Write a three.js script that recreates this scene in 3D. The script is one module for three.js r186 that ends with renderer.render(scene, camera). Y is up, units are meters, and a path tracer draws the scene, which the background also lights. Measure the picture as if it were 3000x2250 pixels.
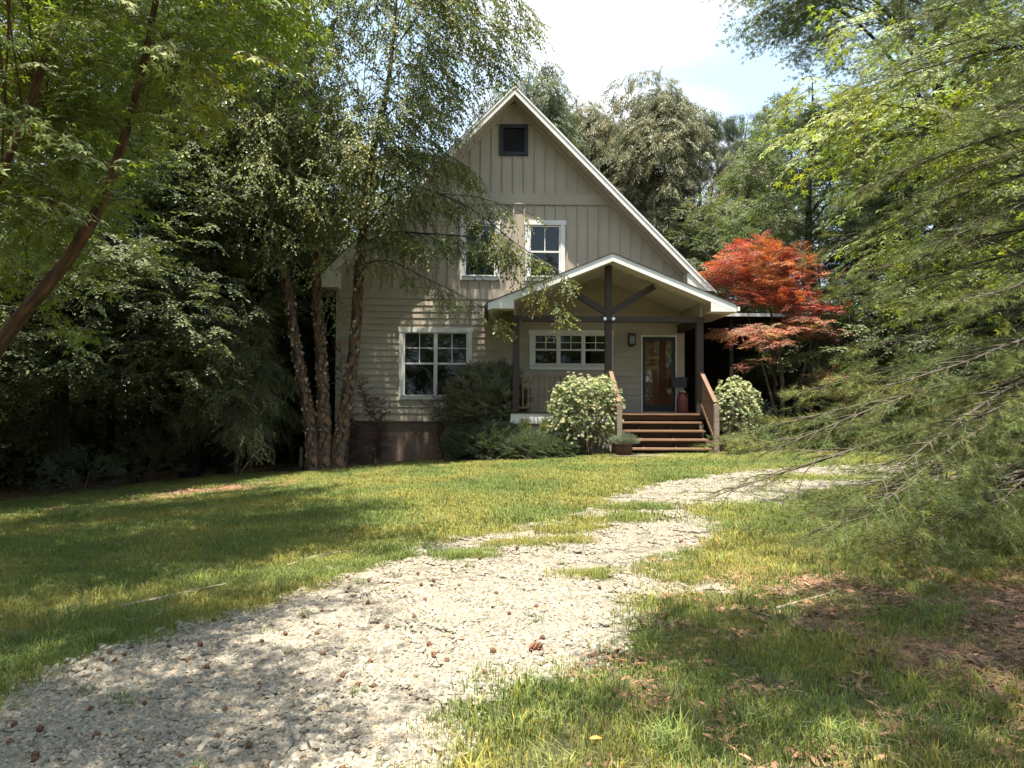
import * as THREE from 'three';
import { mergeGeometries } from 'three/addons/utils/BufferGeometryUtils.js';
import { createNoise2D, createNoise3D } from 'simplex-noise';

// ------------------------------------------------------------------ camera, sky, sun, exposure
const scene = new THREE.Scene();
const camera = new THREE.PerspectiveCamera(52.13, 4 / 3, 0.05, 1200);
camera.position.set(0, 1.17, 21.7);
camera.rotation.set(0.0274, -0.0343, 0.0045, 'YXZ');
camera.updateMatrixWorld();

const renderer = new THREE.WebGLRenderer({ antialias: true });
renderer.toneMapping = THREE.LinearToneMapping;
renderer.toneMappingExposure = 3.25;
renderer.shadowMap.enabled = true;

const sunDir = new THREE.Vector3(-0.26, 4.93, 1).normalize();
const sun = new THREE.DirectionalLight(new THREE.Color().setRGB(1.0, 0.935, 0.81), 5);
sun.position.copy(sunDir).multiplyScalar(120);
sun.castShadow = true;
sun.shadow.mapSize.set(4096, 4096);
Object.assign(sun.shadow.camera, { left: -35, right: 35, top: 35, bottom: -35, near: 1, far: 260 });
scene.add(sun, sun.target);

function rng(seed) {
  let a = seed >>> 0;
  return () => { a = (a + 0x6d2b79f5) | 0; let t = Math.imul(a ^ (a >>> 15), 1 | a); t = (t + Math.imul(t ^ (t >>> 7), 61 | t)) ^ t; return ((t ^ (t >>> 14)) >>> 0) / 4294967296; };
}
const n2 = createNoise2D(rng(11)), n3 = createNoise3D(rng(12));
const lerp = (a, b, t) => a + (b - a) * t, clamp = (x, a, b) => Math.min(b, Math.max(a, x));
const sstep = (a, b, x) => { const t = clamp((x - a) / (b - a), 0, 1); return t * t * (3 - 2 * t); };
const V = (x, y, z) => new THREE.Vector3(x, y, z);

{ // hazy summer sky with thin bright cloud, the same all the way round
  const W = 1024, H = 512, d = new Float32Array(W * H * 4);
  for (let r = 0; r < H; r++) for (let c = 0; c < W; c++) {
    const el = ((r + 0.5) / H - 0.5) * Math.PI, az = ((c + 0.5) / W - 0.5) * 2 * Math.PI;
    const x = Math.cos(az) * Math.cos(el), y = Math.sin(el), z = Math.sin(az) * Math.cos(el), up = Math.max(y, 0);
    const k = Math.pow(1 - up, 2.2);
    let R = lerp(0.23, 0.31, k), Gc = lerp(0.33, 0.375, k), B = lerp(0.47, 0.43, k);
    let f = 0, a = 0.55, s = 1.7;
    for (let i = 0; i < 5; i++) { f += a * n3(x * s + 3, y * s * 2.2 + 7.3, z * s); a *= 0.5; s *= 2.05; }
    const cl = sstep(-0.12, 0.5, f) * 0.9;
    R = lerp(R, 0.46, cl); Gc = lerp(Gc, 0.46, cl); B = lerp(B, 0.46, cl);
    const g = Math.pow(Math.max(0, x * sunDir.x + y * sunDir.y + z * sunDir.z), 24) * 0.5;
    const o = (r * W + c) * 4; d[o] = R + g; d[o + 1] = Gc + g * 0.97; d[o + 2] = B + g * 0.9; d[o + 3] = 1;
  }
  const t = new THREE.DataTexture(d, W, H, THREE.RGBAFormat, THREE.FloatType);
  t.mapping = THREE.EquirectangularReflectionMapping; t.magFilter = THREE.LinearFilter; t.needsUpdate = true;
  scene.background = t; scene.environment = t;
}

// ------------------------------------------------------------------ helpers
const taken = new Map();
function numbered(n) { const k = taken.get(n) ?? 0; taken.set(n, k + 1); return k ? `${n}_${String(k).padStart(3, '0')}` : n; }
function tag(o, label, category, group, kind) {
  if (label) o.userData.label = label;
  if (category) o.userData.category = category;
  if (group) o.userData.group = group;
  if (kind) o.userData.kind = kind;
  return o;
}
function thing(name, label, category, pos = [0, 0, 0], turn = 0, group) {
  const o = new THREE.Group(); o.name = numbered(name); o.position.set(...pos); o.rotation.y = turn; scene.add(o);
  return tag(o, label, category, group);
}
function mesh(name, geo, mat, parent = scene) {
  const g = Array.isArray(geo) ? merge(geo) : geo;
  const m = new THREE.Mesh(g, mat); m.name = parent === scene ? numbered(name) : name; m.castShadow = m.receiveShadow = true; parent.add(m); return m;
}
function merge(list) {
  return mergeGeometries(list.map((g) => { const h = g.index ? g.toNonIndexed() : g; for (const k of Object.keys(h.attributes)) if (!['position', 'normal', 'uv', 'color'].includes(k)) h.deleteAttribute(k); return h; }));
}
// a box by its limits, uv in metres
function bx(x0, x1, y0, y1, z0, z1) {
  const g = new THREE.BoxGeometry(x1 - x0, y1 - y0, z1 - z0).translate((x0 + x1) / 2, (y0 + y1) / 2, (z0 + z1) / 2);
  return uvm(g);
}
function uvm(g) {
  g = g.index ? g.toNonIndexed() : g; if (!g.attributes.normal) g.computeVertexNormals();
  const p = g.attributes.position, n = g.attributes.normal, uv = new Float32Array(p.count * 2);
  for (let i = 0; i < p.count; i++) {
    const ax = Math.abs(n.getX(i)), ay = Math.abs(n.getY(i)), az = Math.abs(n.getZ(i));
    const x = p.getX(i), y = p.getY(i), z = p.getZ(i);
    if (az >= ax && az >= ay) { uv[2 * i] = x; uv[2 * i + 1] = y; } else if (ay >= ax) { uv[2 * i] = x; uv[2 * i + 1] = z; } else { uv[2 * i] = z; uv[2 * i + 1] = y; }
  }
  g.setAttribute('uv', new THREE.BufferAttribute(uv, 2)); return g;
}
// extruded polygon in the xy plane between z0 and z1
function prism(pts, z0, z1, holes = []) {
  const s = new THREE.Shape(pts.map(([x, y]) => new THREE.Vector2(x, y)));
  for (const h of holes) s.holes.push(new THREE.Path(h.map(([x, y]) => new THREE.Vector2(x, y))));
  return uvm(new THREE.ExtrudeGeometry(s, { depth: z1 - z0, bevelEnabled: false }).translate(0, 0, z0));
}
// straight bar with a rectangular section from a to b
function bar(a, b, w, h, up = V(0, 1, 0)) {
  const d = b.clone().sub(a), L = d.length(); d.normalize();
  const g = uvm(new THREE.BoxGeometry(L, h, w));
  const z = d.clone().cross(up).normalize(), y = z.clone().cross(d).normalize();
  return g.applyMatrix4(new THREE.Matrix4().makeBasis(d, y, z).setPosition(a.clone().add(b).multiplyScalar(0.5)));
}
// a tapered, slightly lumpy tube through points; uv in metres
function tube(pts, radii, sides = 8, segs = 0, lump = 0, seed = 0) {
  const c = new THREE.CatmullRomCurve3(pts, false, 'centripetal'), n = segs || Math.max(2, (pts.length - 1) * 4);
  const P = [], U = [], I = []; let up = V(0.31, 0.2, 0.93), len = 0, last = null;
  for (let i = 0; i <= n; i++) {
    const t = i / n, p = c.getPoint(t), d = c.getTangent(t);
    if (last) len += p.distanceTo(last); last = p;
    const s = up.clone().cross(d).normalize(), b = d.clone().cross(s).normalize(); up = b;
    const f = t * (radii.length - 1), k = Math.min(radii.length - 2, Math.floor(f)), r0 = lerp(radii[k], radii[k + 1], f - k);
    for (let j = 0; j <= sides; j++) {
      const a = (j / sides) * Math.PI * 2, cx = Math.cos(a), sy = Math.sin(a);
      const r = r0 * (1 + (lump ? lump * n3(cx * 1.3 + seed, sy * 1.3, len * 2.2) + lump * 0.5 * n3(cx * 3 + seed, sy * 3, len * 6) : 0));
      P.push(p.x + (s.x * cx + b.x * sy) * r, p.y + (s.y * cx + b.y * sy) * r, p.z + (s.z * cx + b.z * sy) * r); U.push((j / sides) * Math.max(0.2, r0 * 6.28), len);
    }
  }
  const w = sides + 1;
  for (let i = 0; i < n; i++) for (let j = 0; j < sides; j++) { const a = i * w + j; I.push(a, a + 1, a + w, a + 1, a + w + 1, a + w); }
  const g = new THREE.BufferGeometry();
  g.setAttribute('position', new THREE.Float32BufferAttribute(P, 3)); g.setAttribute('uv', new THREE.Float32BufferAttribute(U, 2)); g.setIndex(I); g.computeVertexNormals(); return g;
}

// ------------------------------------------------------------------ textures
function pnoise(seed) { // tileable value noise, period p
  const R = rng(seed), T = new Float32Array(65536).map(() => R());
  return (x, y, px, py) => {
    const xi = Math.floor(x), yi = Math.floor(y), fx = x - xi, fy = y - yi, u = fx * fx * (3 - 2 * fx), v = fy * fy * (3 - 2 * fy);
    const h = (a, b) => T[((((a % px) + px) % px) * 251 + (((b % py) + py) % py) * 17 + seed * 7) & 65535];
    return lerp(lerp(h(xi, yi), h(xi + 1, yi), u), lerp(h(xi, yi + 1), h(xi + 1, yi + 1), u), v);
  };
}
function fbm(N, u, v, fx, fy, oct) { let s = 0, a = 0.5, t = 0; for (let i = 0; i < oct; i++) { s += a * N(u * fx, v * fy, fx, fy); t += a; a *= 0.5; fx *= 2; fy *= 2; } return s / t; }
function tex(size, fn, srgb = true, w = size) {
  const d = new Uint8Array(size * w * 4);
  for (let y = 0; y < size; y++) for (let x = 0; x < w; x++) { const c = fn(x / w, y / size), o = (y * w + x) * 4; for (let k = 0; k < 3; k++) d[o + k] = clamp(Math.round(255 * (Array.isArray(c) ? c[k] : c)), 0, 255); d[o + 3] = 255; }
  const t = new THREE.DataTexture(d, w, size, THREE.RGBAFormat); t.wrapS = t.wrapT = THREE.RepeatWrapping; t.magFilter = THREE.LinearFilter; t.minFilter = THREE.LinearMipmapLinearFilter; t.generateMipmaps = true;
  if (srgb) t.colorSpace = THREE.SRGBColorSpace; t.needsUpdate = true; return t;
}
const rep = (t, x, y = x) => { const c = t.clone(); c.repeat.set(x, y); c.needsUpdate = true; return c; };
const N1 = pnoise(1), N2 = pnoise(2), N3 = pnoise(3);
const texPaint = tex(256, (u, v) => { const f = fbm(N1, u, v, 4, 4, 5), g = fbm(N2, u, v, 48, 3, 3); const k = 0.9 + 0.1 * f - 0.07 * Math.max(0, g - 0.5); return [k, k * 0.997, k * 0.99]; });
const texGrain = tex(256, (u, v) => { const g = fbm(N1, u, v, 2, 40, 4), f = fbm(N2, u, v, 3, 8, 4); const k = 0.62 + 0.28 * g + 0.2 * (f - 0.3); return [k, k * 0.97, k * 0.93]; });
const texRough = tex(256, (u, v) => fbm(N3, u, v, 16, 16, 5), false);
const texBark = tex(512, (u, v) => { const g = fbm(N1, u, v, 14, 4, 5), r = Math.abs(fbm(N2, u, v, 10, 3, 4) - 0.5) * 4, m = fbm(N3, u, v, 3, 3, 3); const k = clamp(0.35 + 0.5 * g + 0.25 * (r - 0.5), 0, 1); return [k, k * (0.94 + 0.1 * m), k * (0.86 + 0.1 * m)]; });
const texBarkH = tex(512, (u, v) => { const g = fbm(N1, u, v, 14, 4, 5), r = Math.abs(fbm(N2, u, v, 10, 3, 4) - 0.5) * 4; return clamp(0.2 + 0.4 * g + 0.4 * r, 0, 1); }, false);
const texBirch = tex(512, (u, v) => { // peeling salmon, grey and umber patches
  const a = fbm(N1, u, v, 5, 5, 5), b = fbm(N2, u, v, 9, 4, 5), c = fbm(N3, u, v, 20, 26, 3);
  let k = [0.46, 0.38, 0.31]; if (a > 0.52) k = [0.62, 0.5, 0.4]; if (b > 0.6) k = [0.3, 0.24, 0.18]; if (a < 0.36) k = [0.52, 0.47, 0.41];
  const s = 0.65 + 0.6 * c; return [k[0] * s, k[1] * s, k[2] * s];
});
const texStucco = tex(512, (u, v) => { const a = fbm(N1, u, v, 3, 3, 5), b = fbm(N2, u, v, 24, 3, 4), c = fbm(N3, u, v, 60, 60, 3); const k = 0.66 + 0.22 * (a - 0.5) + 0.16 * (b - 0.5) + 0.16 * (c - 0.5); return [k, k * 0.93, k * 0.88]; });
const texSoil = tex(512, (u, v) => { const a = fbm(N1, u, v, 6, 6, 6), b = fbm(N2, u, v, 70, 70, 3), c = fbm(N3, u, v, 14, 50, 3); const k = 0.45 + 0.45 * (a - 0.5) + 0.7 * (b - 0.5) + 0.2 * (c - 0.5) + 0.25; return [k, k * 0.98, k * 0.93]; });
const texStone = tex(128, (u, v) => { const a = fbm(N1, u, v, 5, 5, 5); const k = 0.75 + 0.4 * (a - 0.4); return [k, k * 0.98, k * 0.95]; });
const texShingle = tex(256, (u, v) => { const row = Math.floor(v * 8), k = 0.55 + 0.4 * N1(Math.floor(u * 12 + (row % 2) * 0.5), row, 12, 8) + 0.25 * (N2(u * 90, v * 90, 90, 90) - 0.5) - ((v * 8) % 1 < 0.08 ? 0.3 : 0); return [k, k * 0.97, k * 0.93]; });
const texBead = tex(64, (u, v) => { const f = (u * 4) % 1; return f < 0.14 ? 0.2 : 1; }, false);

// ------------------------------------------------------------------ materials
const rgb = (r, g, b) => new THREE.Color().setRGB(r, g, b);
const std = (c, o = {}) => new THREE.MeshStandardMaterial({ color: rgb(...c), roughness: 0.75, metalness: 0, ...o });
const bumpy = { bumpMap: rep(texRough, 3), bumpScale: 0.002 };
const M = {
  siding: std([0.43, 0.372, 0.29], { map: rep(texPaint, 0.5), roughness: 0.7 }),
  sidingB: std([0.405, 0.352, 0.274], { map: rep(texPaint, 0.43), roughness: 0.72 }),
  white: std([0.76, 0.75, 0.72], { map: rep(texPaint, 0.7), roughness: 0.5 }),
  soffit: std([0.66, 0.63, 0.53], { map: rep(texPaint, 0.6), roughness: 0.6 }),
  soffitBead: std([0.66, 0.63, 0.53], { map: rep(texPaint, 0.6), roughness: 0.6, bumpMap: rep(texBead, 3.2, 3.2), bumpScale: 0.006 }),
  vent: std([0.012, 0.013, 0.02], { roughness: 0.6 }),
  stucco: std([0.52, 0.41, 0.36], { map: rep(texStucco, 0.4), bumpMap: rep(texRough, 4), bumpScale: 0.006, roughness: 0.95 }),
  skirt: std([0.42, 0.38, 0.32], { map: rep(texPaint, 0.5) }),
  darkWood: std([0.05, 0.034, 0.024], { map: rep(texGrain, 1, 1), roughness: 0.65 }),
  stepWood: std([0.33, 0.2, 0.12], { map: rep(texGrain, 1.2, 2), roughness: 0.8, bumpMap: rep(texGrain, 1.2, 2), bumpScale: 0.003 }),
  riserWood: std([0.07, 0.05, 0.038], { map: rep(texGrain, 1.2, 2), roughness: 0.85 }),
  railWood: std([0.24, 0.15, 0.095], { map: rep(texGrain, 1.5, 1.5), roughness: 0.8, bumpMap: rep(texGrain, 1.5), bumpScale: 0.003 }),
  postGrey: std([0.33, 0.28, 0.23], { map: rep(texGrain, 2, 2), roughness: 0.85 }),
  doorWood: std([0.3, 0.1, 0.04], { map: rep(texGrain, 1.5, 0.8), roughness: 0.4 }),
  black: std([0.015, 0.015, 0.016], { roughness: 0.45 }),
  blind: std([0.5, 0.52, 0.47], { roughness: 0.7 }),
  room: std([0.16, 0.14, 0.12]),
  shingle: std([0.07, 0.065, 0.06], { map: rep(texShingle, 1, 1), roughness: 0.95 }),
  gutter: std([0.035, 0.028, 0.022], { roughness: 0.45 }),
  concrete: std([0.36, 0.33, 0.28], { map: rep(texStucco, 1), bumpMap: rep(texRough, 6), bumpScale: 0.005, roughness: 0.95 }),
  pot: std([0.17, 0.085, 0.05], { map: rep(texStucco, 2), roughness: 0.75, bumpMap: rep(texRough, 8), bumpScale: 0.002 }),
  canRed: std([0.2, 0.045, 0.03], { roughness: 0.5, map: rep(texPaint, 2) }),
  brass: std([0.62, 0.56, 0.46], { roughness: 0.35, metalness: 0.6 }),
  glass: new THREE.MeshPhysicalMaterial({ color: rgb(0.42, 0.47, 0.44), roughness: 0.02, transmission: 1, thickness: 0, ior: 1.5 }),
  clear: new THREE.MeshPhysicalMaterial({ color: rgb(0.85, 0.86, 0.84), roughness: 0.02, transmission: 1, thickness: 0, ior: 1.5 }),
  frosted: new THREE.MeshPhysicalMaterial({ color: rgb(0.55, 0.58, 0.5), roughness: 0.4, transmission: 0.6, thickness: 0 }),
  lens: std([0.85, 0.86, 0.86], { roughness: 0.2 }),
  bark: std([0.13, 0.1, 0.075], { map: rep(texBark, 1.4, 0.7), bumpMap: rep(texBarkH, 1.4, 0.7), bumpScale: 0.02, roughness: 0.95 }),
  barkDark: std([0.055, 0.043, 0.033], { map: rep(texBark, 1.2, 0.6), bumpMap: rep(texBarkH, 1.2, 0.6), bumpScale: 0.02, roughness: 0.95 }),
  barkGrey: std([0.22, 0.185, 0.15], { map: rep(texBark, 2.4, 1.2), bumpMap: rep(texBarkH, 2.4, 1.2), bumpScale: 0.008, roughness: 0.95 }),
  barkRed: std([0.25, 0.125, 0.065], { map: rep(texBark, 2, 1), bumpMap: rep(texBarkH, 2, 1), bumpScale: 0.012, roughness: 0.95 }),
  birch: std([0.62, 0.58, 0.54], { map: rep(texBirch, 1.1, 1.0), bumpMap: rep(texBarkH, 2.4, 1.5), bumpScale: 0.02, roughness: 0.9 }),
  flake: std([0.5, 0.38, 0.29], { map: texBirch, roughness: 0.8, side: THREE.DoubleSide }),
  twig: std([0.12, 0.085, 0.06], { roughness: 0.9 }),
  stone: std([0.43, 0.405, 0.357], { map: texStone, roughness: 0.9 }),
  gravelBed: std([0.36, 0.325, 0.27], { map: rep(texSoil, 1.3), roughness: 0.95, bumpMap: rep(texRough, 4), bumpScale: 0.012 }),
  gumball: std([0.13, 0.062, 0.032], { roughness: 0.85 }),
  cone: std([0.2, 0.085, 0.045], { roughness: 0.8 }),
  weathered: std([0.42, 0.36, 0.3], { map: rep(texGrain, 1, 2), roughness: 0.9 }),
};
const leafMat = (c, o = {}) => new THREE.MeshPhysicalMaterial({ color: rgb(...c), vertexColors: true, roughness: 1, transmission: 0.45, thickness: 0, clearcoat: 0.5, clearcoatRoughness: 0.38, side: THREE.DoubleSide, ...o });
const L = {
  broad: leafMat([1, 1, 1], { transmission: 0.55 }), glossy: leafMat([1, 1, 1], { clearcoat: 0.45, clearcoatRoughness: 0.28, transmission: 0.48 }),
  needle: leafMat([1, 1, 1], { transmission: 0.2, clearcoat: 0.25 }), grass: leafMat([1, 1, 1], { transmission: 0.4, clearcoat: 0.2, clearcoatRoughness: 0.5 }),
  dry: leafMat([1, 1, 1], { transmission: 0.1, clearcoat: 0 }),
};

// ------------------------------------------------------------------ ground
const sp = (t, w) => w * Math.log1p(Math.exp(clamp(t / w, -40, 40)));
const G = (x, z) => 0.06 - 0.08 * (sp(3 - x, 1.2) - sp(-13 - x, 2)) - 0.013 * (sp(z - 3.5, 1) - sp(z - 40, 4));
const drivePoly = [[-2.95, 18.5], [-2.77, 17.05], [-2.66, 16.5], [-2.49, 16.1], [-1.84, 15.2], [-1.45, 14.5], [-0.9, 13.84], [-0.49, 13.03], [0.07, 12.55], [0.59, 11.95], [1.32, 11.6], [2.46, 9.22], [4.03, 7.91], [5.78, 6.83], [8.09, 5.83], [11, 5.4], [17, 5],
  [17, 9], [8.46, 9.63], [6.72, 9.93], [5.07, 10.41], [3.68, 12.08], [2.51, 13.44], [1.6, 14.8], [1.5, 15.4], [2.0, 15.62], [1.1, 15.85], [1.07, 16.25], [0.71, 16.78], [0.36, 17.19], [-0.1, 17.69], [-0.33, 18.2], [-0.6, 19.5], [-0.6, 26], [-3.2, 26]];
function sdPoly(px, pz, P) {
  let d = 1e9, ins = false;
  for (let i = 0, j = P.length - 1; i < P.length; j = i++) {
    const [xi, zi] = P[i], [xj, zj] = P[j], ex = xj - xi, ez = zj - zi, wx = px - xi, wz = pz - zi, t = clamp((wx * ex + wz * ez) / (ex * ex + ez * ez), 0, 1);
    d = Math.min(d, (wx - ex * t) ** 2 + (wz - ez * t) ** 2);
    if ((zi > pz) !== (zj > pz) && px < ((xj - xi) * (pz - zi)) / (zj - zi) + xi) ins = !ins;
  }
  return (ins ? 1 : -1) * Math.sqrt(d);
}
const weedPatches = [[0.61, 13.33, 0.45, 0.22], [-0.21, 13.7, 0.3, 0.22], [1.6, 12.2, 0.55, 0.3], [0.93, 14.95, 0.2, 0.1], [3.2, 12.2, 0.6, 0.55], [2.0, 11.4, 0.5, 0.25], [1.0, 12.7, 0.35, 0.2],  [5.6, 8.8, 0.8, 0.35], [7.5, 8.2, 0.8, 0.3]];
function driveAt(x, z) { // > 0 on gravel
  let d = sdPoly(x, z, drivePoly) + 0.16 * n2(x * 0.9, z * 0.9) + 0.12 * n2(x * 3.1 + 9, z * 3.1) + 0.05 * n2(x * 9, z * 9 + 4);
  for (const [a, b, rx, rz] of weedPatches) { const e = Math.hypot((x - a) / rx, (z - b) / rz) - 1 + 0.5 * n2(x * 4 + 5, z * 4); d = Math.min(d, e * Math.min(rx, rz)); }
  return d;
}
const strawAt = (x, z) => { // reddish fallen pine straw: on the left under the trees, and under the near pine
  const a = 1 - Math.hypot((x + 5.7) / 2.5, (z - 4.9 + 0.25 * (x + 5.7)) / 1.25), b = 1 - Math.hypot((x - 4.0) / 1.7, (z - 17.0) / 1.6);
  return Math.max(a, b) + 0.45 * n2(x * 1.1, z * 1.1 + 20) + 0.3 * n2(x * 3.2, z * 3.2);
};
const woodsAt = (x, z) => { // forest floor
  const edge = sdPoly(x, z, [[-60, 30], [-13.5, 14], [-10.6, 5.2], [-8.8, 1.6], [-6.3, -1.0], [-5, -60], [-90, -60]]);
  const right = sdPoly(x, z, [[6.0, 3.2], [8, 3.2], [12, 4.2], [60, 4.2], [60, -80], [-6, -80], [-5, -10], [6, -3]]);
  return Math.max(edge, right) + 0.5 * n2(x * 0.5, z * 0.5);
};
const bedAt = (x, z) => Math.max(sdPoly(x, z, [[-5.2, 2.4], [-3.4, 1.7], [-1.2, 1.5], [0.3, 3.1], [2.9, 3.5], [3.0, -0.5], [-5, -0.5]]), sdPoly(x, z, [[5.5, 3.2], [7.2, 3.0], [8.5, 1], [8, -2], [5.4, -2]])) + 0.15 * n2(x * 2, z * 2);
{
  const axis = (lo, hi, step, far) => { const a = []; for (let v = lo; v <= hi + 1e-6; v += step) a.push(v); let s = step, v = hi; while (v < far) { s *= 1.35; v += s; a.push(v); } s = step; v = lo; while (v > -far) { s *= 1.35; v -= s; a.unshift(v); } return a; };
  const X = axis(-14, 14, 0.14, 500), Z = axis(-6, 24, 0.14, 500), P = [], C = [], U = [], I = [];
  for (const z of Z) for (const x of X) {
    const bump = Math.abs(x) < 40 && Math.abs(z) < 40 ? 0.018 * n2(x * 1.7, z * 1.7) + 0.03 * n2(x * 0.35, z * 0.35) : 0;
    P.push(x, G(x, z) + bump * 0.6 - 0.012, z); U.push(x, z);
    const lawn = [0.085, 0.095, 0.032], soil = [0.11, 0.07, 0.042], straw = [0.19, 0.11, 0.065], forest = [0.085, 0.055, 0.033];
    const k = sstep(-0.2, 0.5, n2(x * 0.6 + 3, z * 0.6)) * 0.5; let c = lawn.map((v, i) => lerp(v, soil[i], k));
    const s = sstep(0.0, 0.35, strawAt(x, z)); c = c.map((v, i) => lerp(v, straw[i], s));
    const f = sstep(-0.3, 0.4, woodsAt(x, z)); c = c.map((v, i) => lerp(v, forest[i], f * (1 - 0.4 * s)));
    const b = sstep(-0.1, 0.2, bedAt(x, z)); c = c.map((v, i) => lerp(v, [0.075, 0.05, 0.034][i], b));
    C.push(...c);
  }
  const w = X.length; for (let j = 0; j + 1 < Z.length; j++) for (let i = 0; i + 1 < w; i++) { const a = j * w + i; I.push(a, a + w, a + 1, a + 1, a + w, a + w + 1); }
  const g = new THREE.BufferGeometry(); g.setAttribute('position', new THREE.Float32BufferAttribute(P, 3)); g.setAttribute('color', new THREE.Float32BufferAttribute(C, 3)); g.setAttribute('uv', new THREE.Float32BufferAttribute(U, 2)); g.setIndex(I); g.computeVertexNormals();
  tag(mesh('ground', g, std([1.25, 1.25, 1.25], { vertexColors: true, map: rep(texSoil, 0.6), roughness: 1, bumpMap: rep(texRough, 1.5), bumpScale: 0.02 })), 'grassy yard ground sloping down to the left', 'ground', null, 'structure');
}
const Gs = (x, z) => G(x, z) + 0.6 * (0.018 * n2(x * 1.7, z * 1.7) + 0.03 * n2(x * 0.35, z * 0.35)) - 0.012;
{ // gravel bed sheet
  const P = [], U = [], I = [], id = new Map(), s = 0.09;
  const at = (i, j) => { const k = i * 4096 + j; if (!id.has(k)) { id.set(k, P.length / 3); const x = -4 + i * s, z = 4 + j * s; P.push(x, Gs(x, z) + 0.006, z); U.push(x, z); } return id.get(k); };
  for (let i = 0; i < 235; i++) for (let j = 0; j < 245; j++) { const x = -4 + (i + 0.5) * s, z = 4 + (j + 0.5) * s; if (driveAt(x, z) > -0.02) { const a = at(i, j), b = at(i + 1, j), c = at(i, j + 1), d = at(i + 1, j + 1); I.push(a, c, b, b, c, d); } }
  const g = new THREE.BufferGeometry(); g.setAttribute('position', new THREE.Float32BufferAttribute(P, 3)); g.setAttribute('uv', new THREE.Float32BufferAttribute(U, 2)); g.setIndex(I); g.computeVertexNormals();
  tag(mesh('gravel_driveway', g, M.gravelBed), 'pale gravel driveway curving up to the right', 'driveway', null, 'structure');
}

// instancing helper: items = [{m: Matrix4, c: Color}]
function instanced(name, geo, mat, items, parent = scene, kind = 'stuff') {
  const im = new THREE.InstancedMesh(geo, mat, items.length); im.name = parent === scene ? numbered(name) : name; im.castShadow = im.receiveShadow = true;
  items.forEach((it, i) => { im.setMatrixAt(i, it.m); if (it.c) im.setColorAt(i, it.c); });
  parent.add(im); im.userData.kind = kind; return im;
}
const _q = new THREE.Quaternion(), _s = V(1, 1, 1), _e = new THREE.Euler();
const place = (p, ry, s, rx = 0, rz = 0) => new THREE.Matrix4().compose(p, _q.setFromEuler(_e.set(rx, ry, rz)), typeof s === 'number' ? _s.set(s, s, s) : s);
// matrix whose +x axis runs along dir
function along(p, dir, s, R, upMix = 0.5) {
  const x = dir.clone().normalize(), u = V((R() - 0.5) * 2 * upMix, 1, (R() - 0.5) * 2 * upMix), z = x.clone().cross(u); if (z.lengthSq() < 1e-4) z.set(0, 0, 1); z.normalize(); const y = z.clone().cross(x);
  return new THREE.Matrix4().makeBasis(x.multiplyScalar(s), y.multiplyScalar(s), z.multiplyScalar(s)).setPosition(p);
}
const grey = (R) => { const k = 0.9 + 0.2 * R(); return rgb(k, k * 0.985, k * 0.95); };
const vary = (c, R, a = 0.25) => { const k = 1 - a + 2 * a * R(), h = 0.9 + 0.2 * R(); return rgb(c[0] * k * h, c[1] * k, c[2] * k * (0.85 + 0.3 * R())); };

// ------------------------------------------------------------------ leaves, sprays, blades
const OUT = {
  oval: [[0, 0], [0.22, 0.3], [0.55, 0.36], [1, 0]], lance: [[0, 0], [0.3, 0.5], [0.65, 0.42], [1, 0]], heart: [[0, 0], [0.14, 0.42], [0.45, 0.4], [1, 0]],
};
class Faces {
  constructor() { this.p = []; this.c = []; }
  tri(a, b, c, col) { for (const v of [a, b, c]) this.p.push(v.x, v.y, v.z); for (let i = 0; i < 3; i++) this.c.push(...col); }
  build() { const g = new THREE.BufferGeometry(); g.setAttribute('position', new THREE.Float32BufferAttribute(this.p, 3)); g.setAttribute('color', new THREE.Float32BufferAttribute(this.c, 3)); g.computeVertexNormals(); return g; }
}
// one leaf from p along d, blade facing n
function leaf(F, kind, p, d, n, len, wid, col, R) {
  const x = d.clone().normalize(), z = x.clone().cross(n).normalize(), y = z.clone().cross(x).normalize(), q = (u, v, h) => p.clone().addScaledVector(x, u * len).addScaledVector(z, v * wid).addScaledVector(y, h * wid);
  if (kind === 'star' || kind === 'palm') {
    const lobes = kind === 'star' ? 5 : 7, base = q(0, 0, 0), c = q(0.42, 0, 0.06);
    const spread = kind === 'star' ? 2.15 : 2.3;
    for (let i = 0; i < lobes; i++) {
      const a = (i / (lobes - 1) - 0.5) * 2 * spread, rr = (kind === 'star' ? 0.58 : 0.6) * (1 - 0.13 * Math.abs(a)), hw = kind === 'star' ? 0.3 : 0.2;
      const tip = q(0.42 + Math.cos(a) * rr, Math.sin(a) * rr * len / wid, -0.1), r1 = q(0.42 + Math.cos(a - hw * 1.3) * rr * 0.42, Math.sin(a - hw * 1.3) * rr * 0.42 * len / wid, 0), r2 = q(0.42 + Math.cos(a + hw * 1.3) * rr * 0.42, Math.sin(a + hw * 1.3) * rr * 0.42 * len / wid, 0);
      F.tri(c, r1, tip, col); F.tri(c, tip, r2, col);
    }
    return;
  }
  const o = OUT[kind], fold = 0.12, mids = o.map(([u]) => q(u, 0, -fold * Math.sin(u * 3)));
  for (const s of [1, -1]) for (let i = 0; i + 1 < o.length; i++) {
    const a = q(o[i][0], o[i][1] * s, 0.1 * Math.sin(o[i][0] * 3)), b = q(o[i + 1][0], o[i + 1][1] * s, 0.1 * Math.sin(o[i + 1][0] * 3));
    if (i) s > 0 ? F.tri(mids[i], mids[i + 1], a, col) : F.tri(mids[i], a, mids[i + 1], col);
    if (i + 2 < o.length) s > 0 ? F.tri(a, mids[i + 1], b, col) : F.tri(a, b, mids[i + 1], col); else if (!i) F.tri(mids[i], a, b, col);
  }
}
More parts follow.
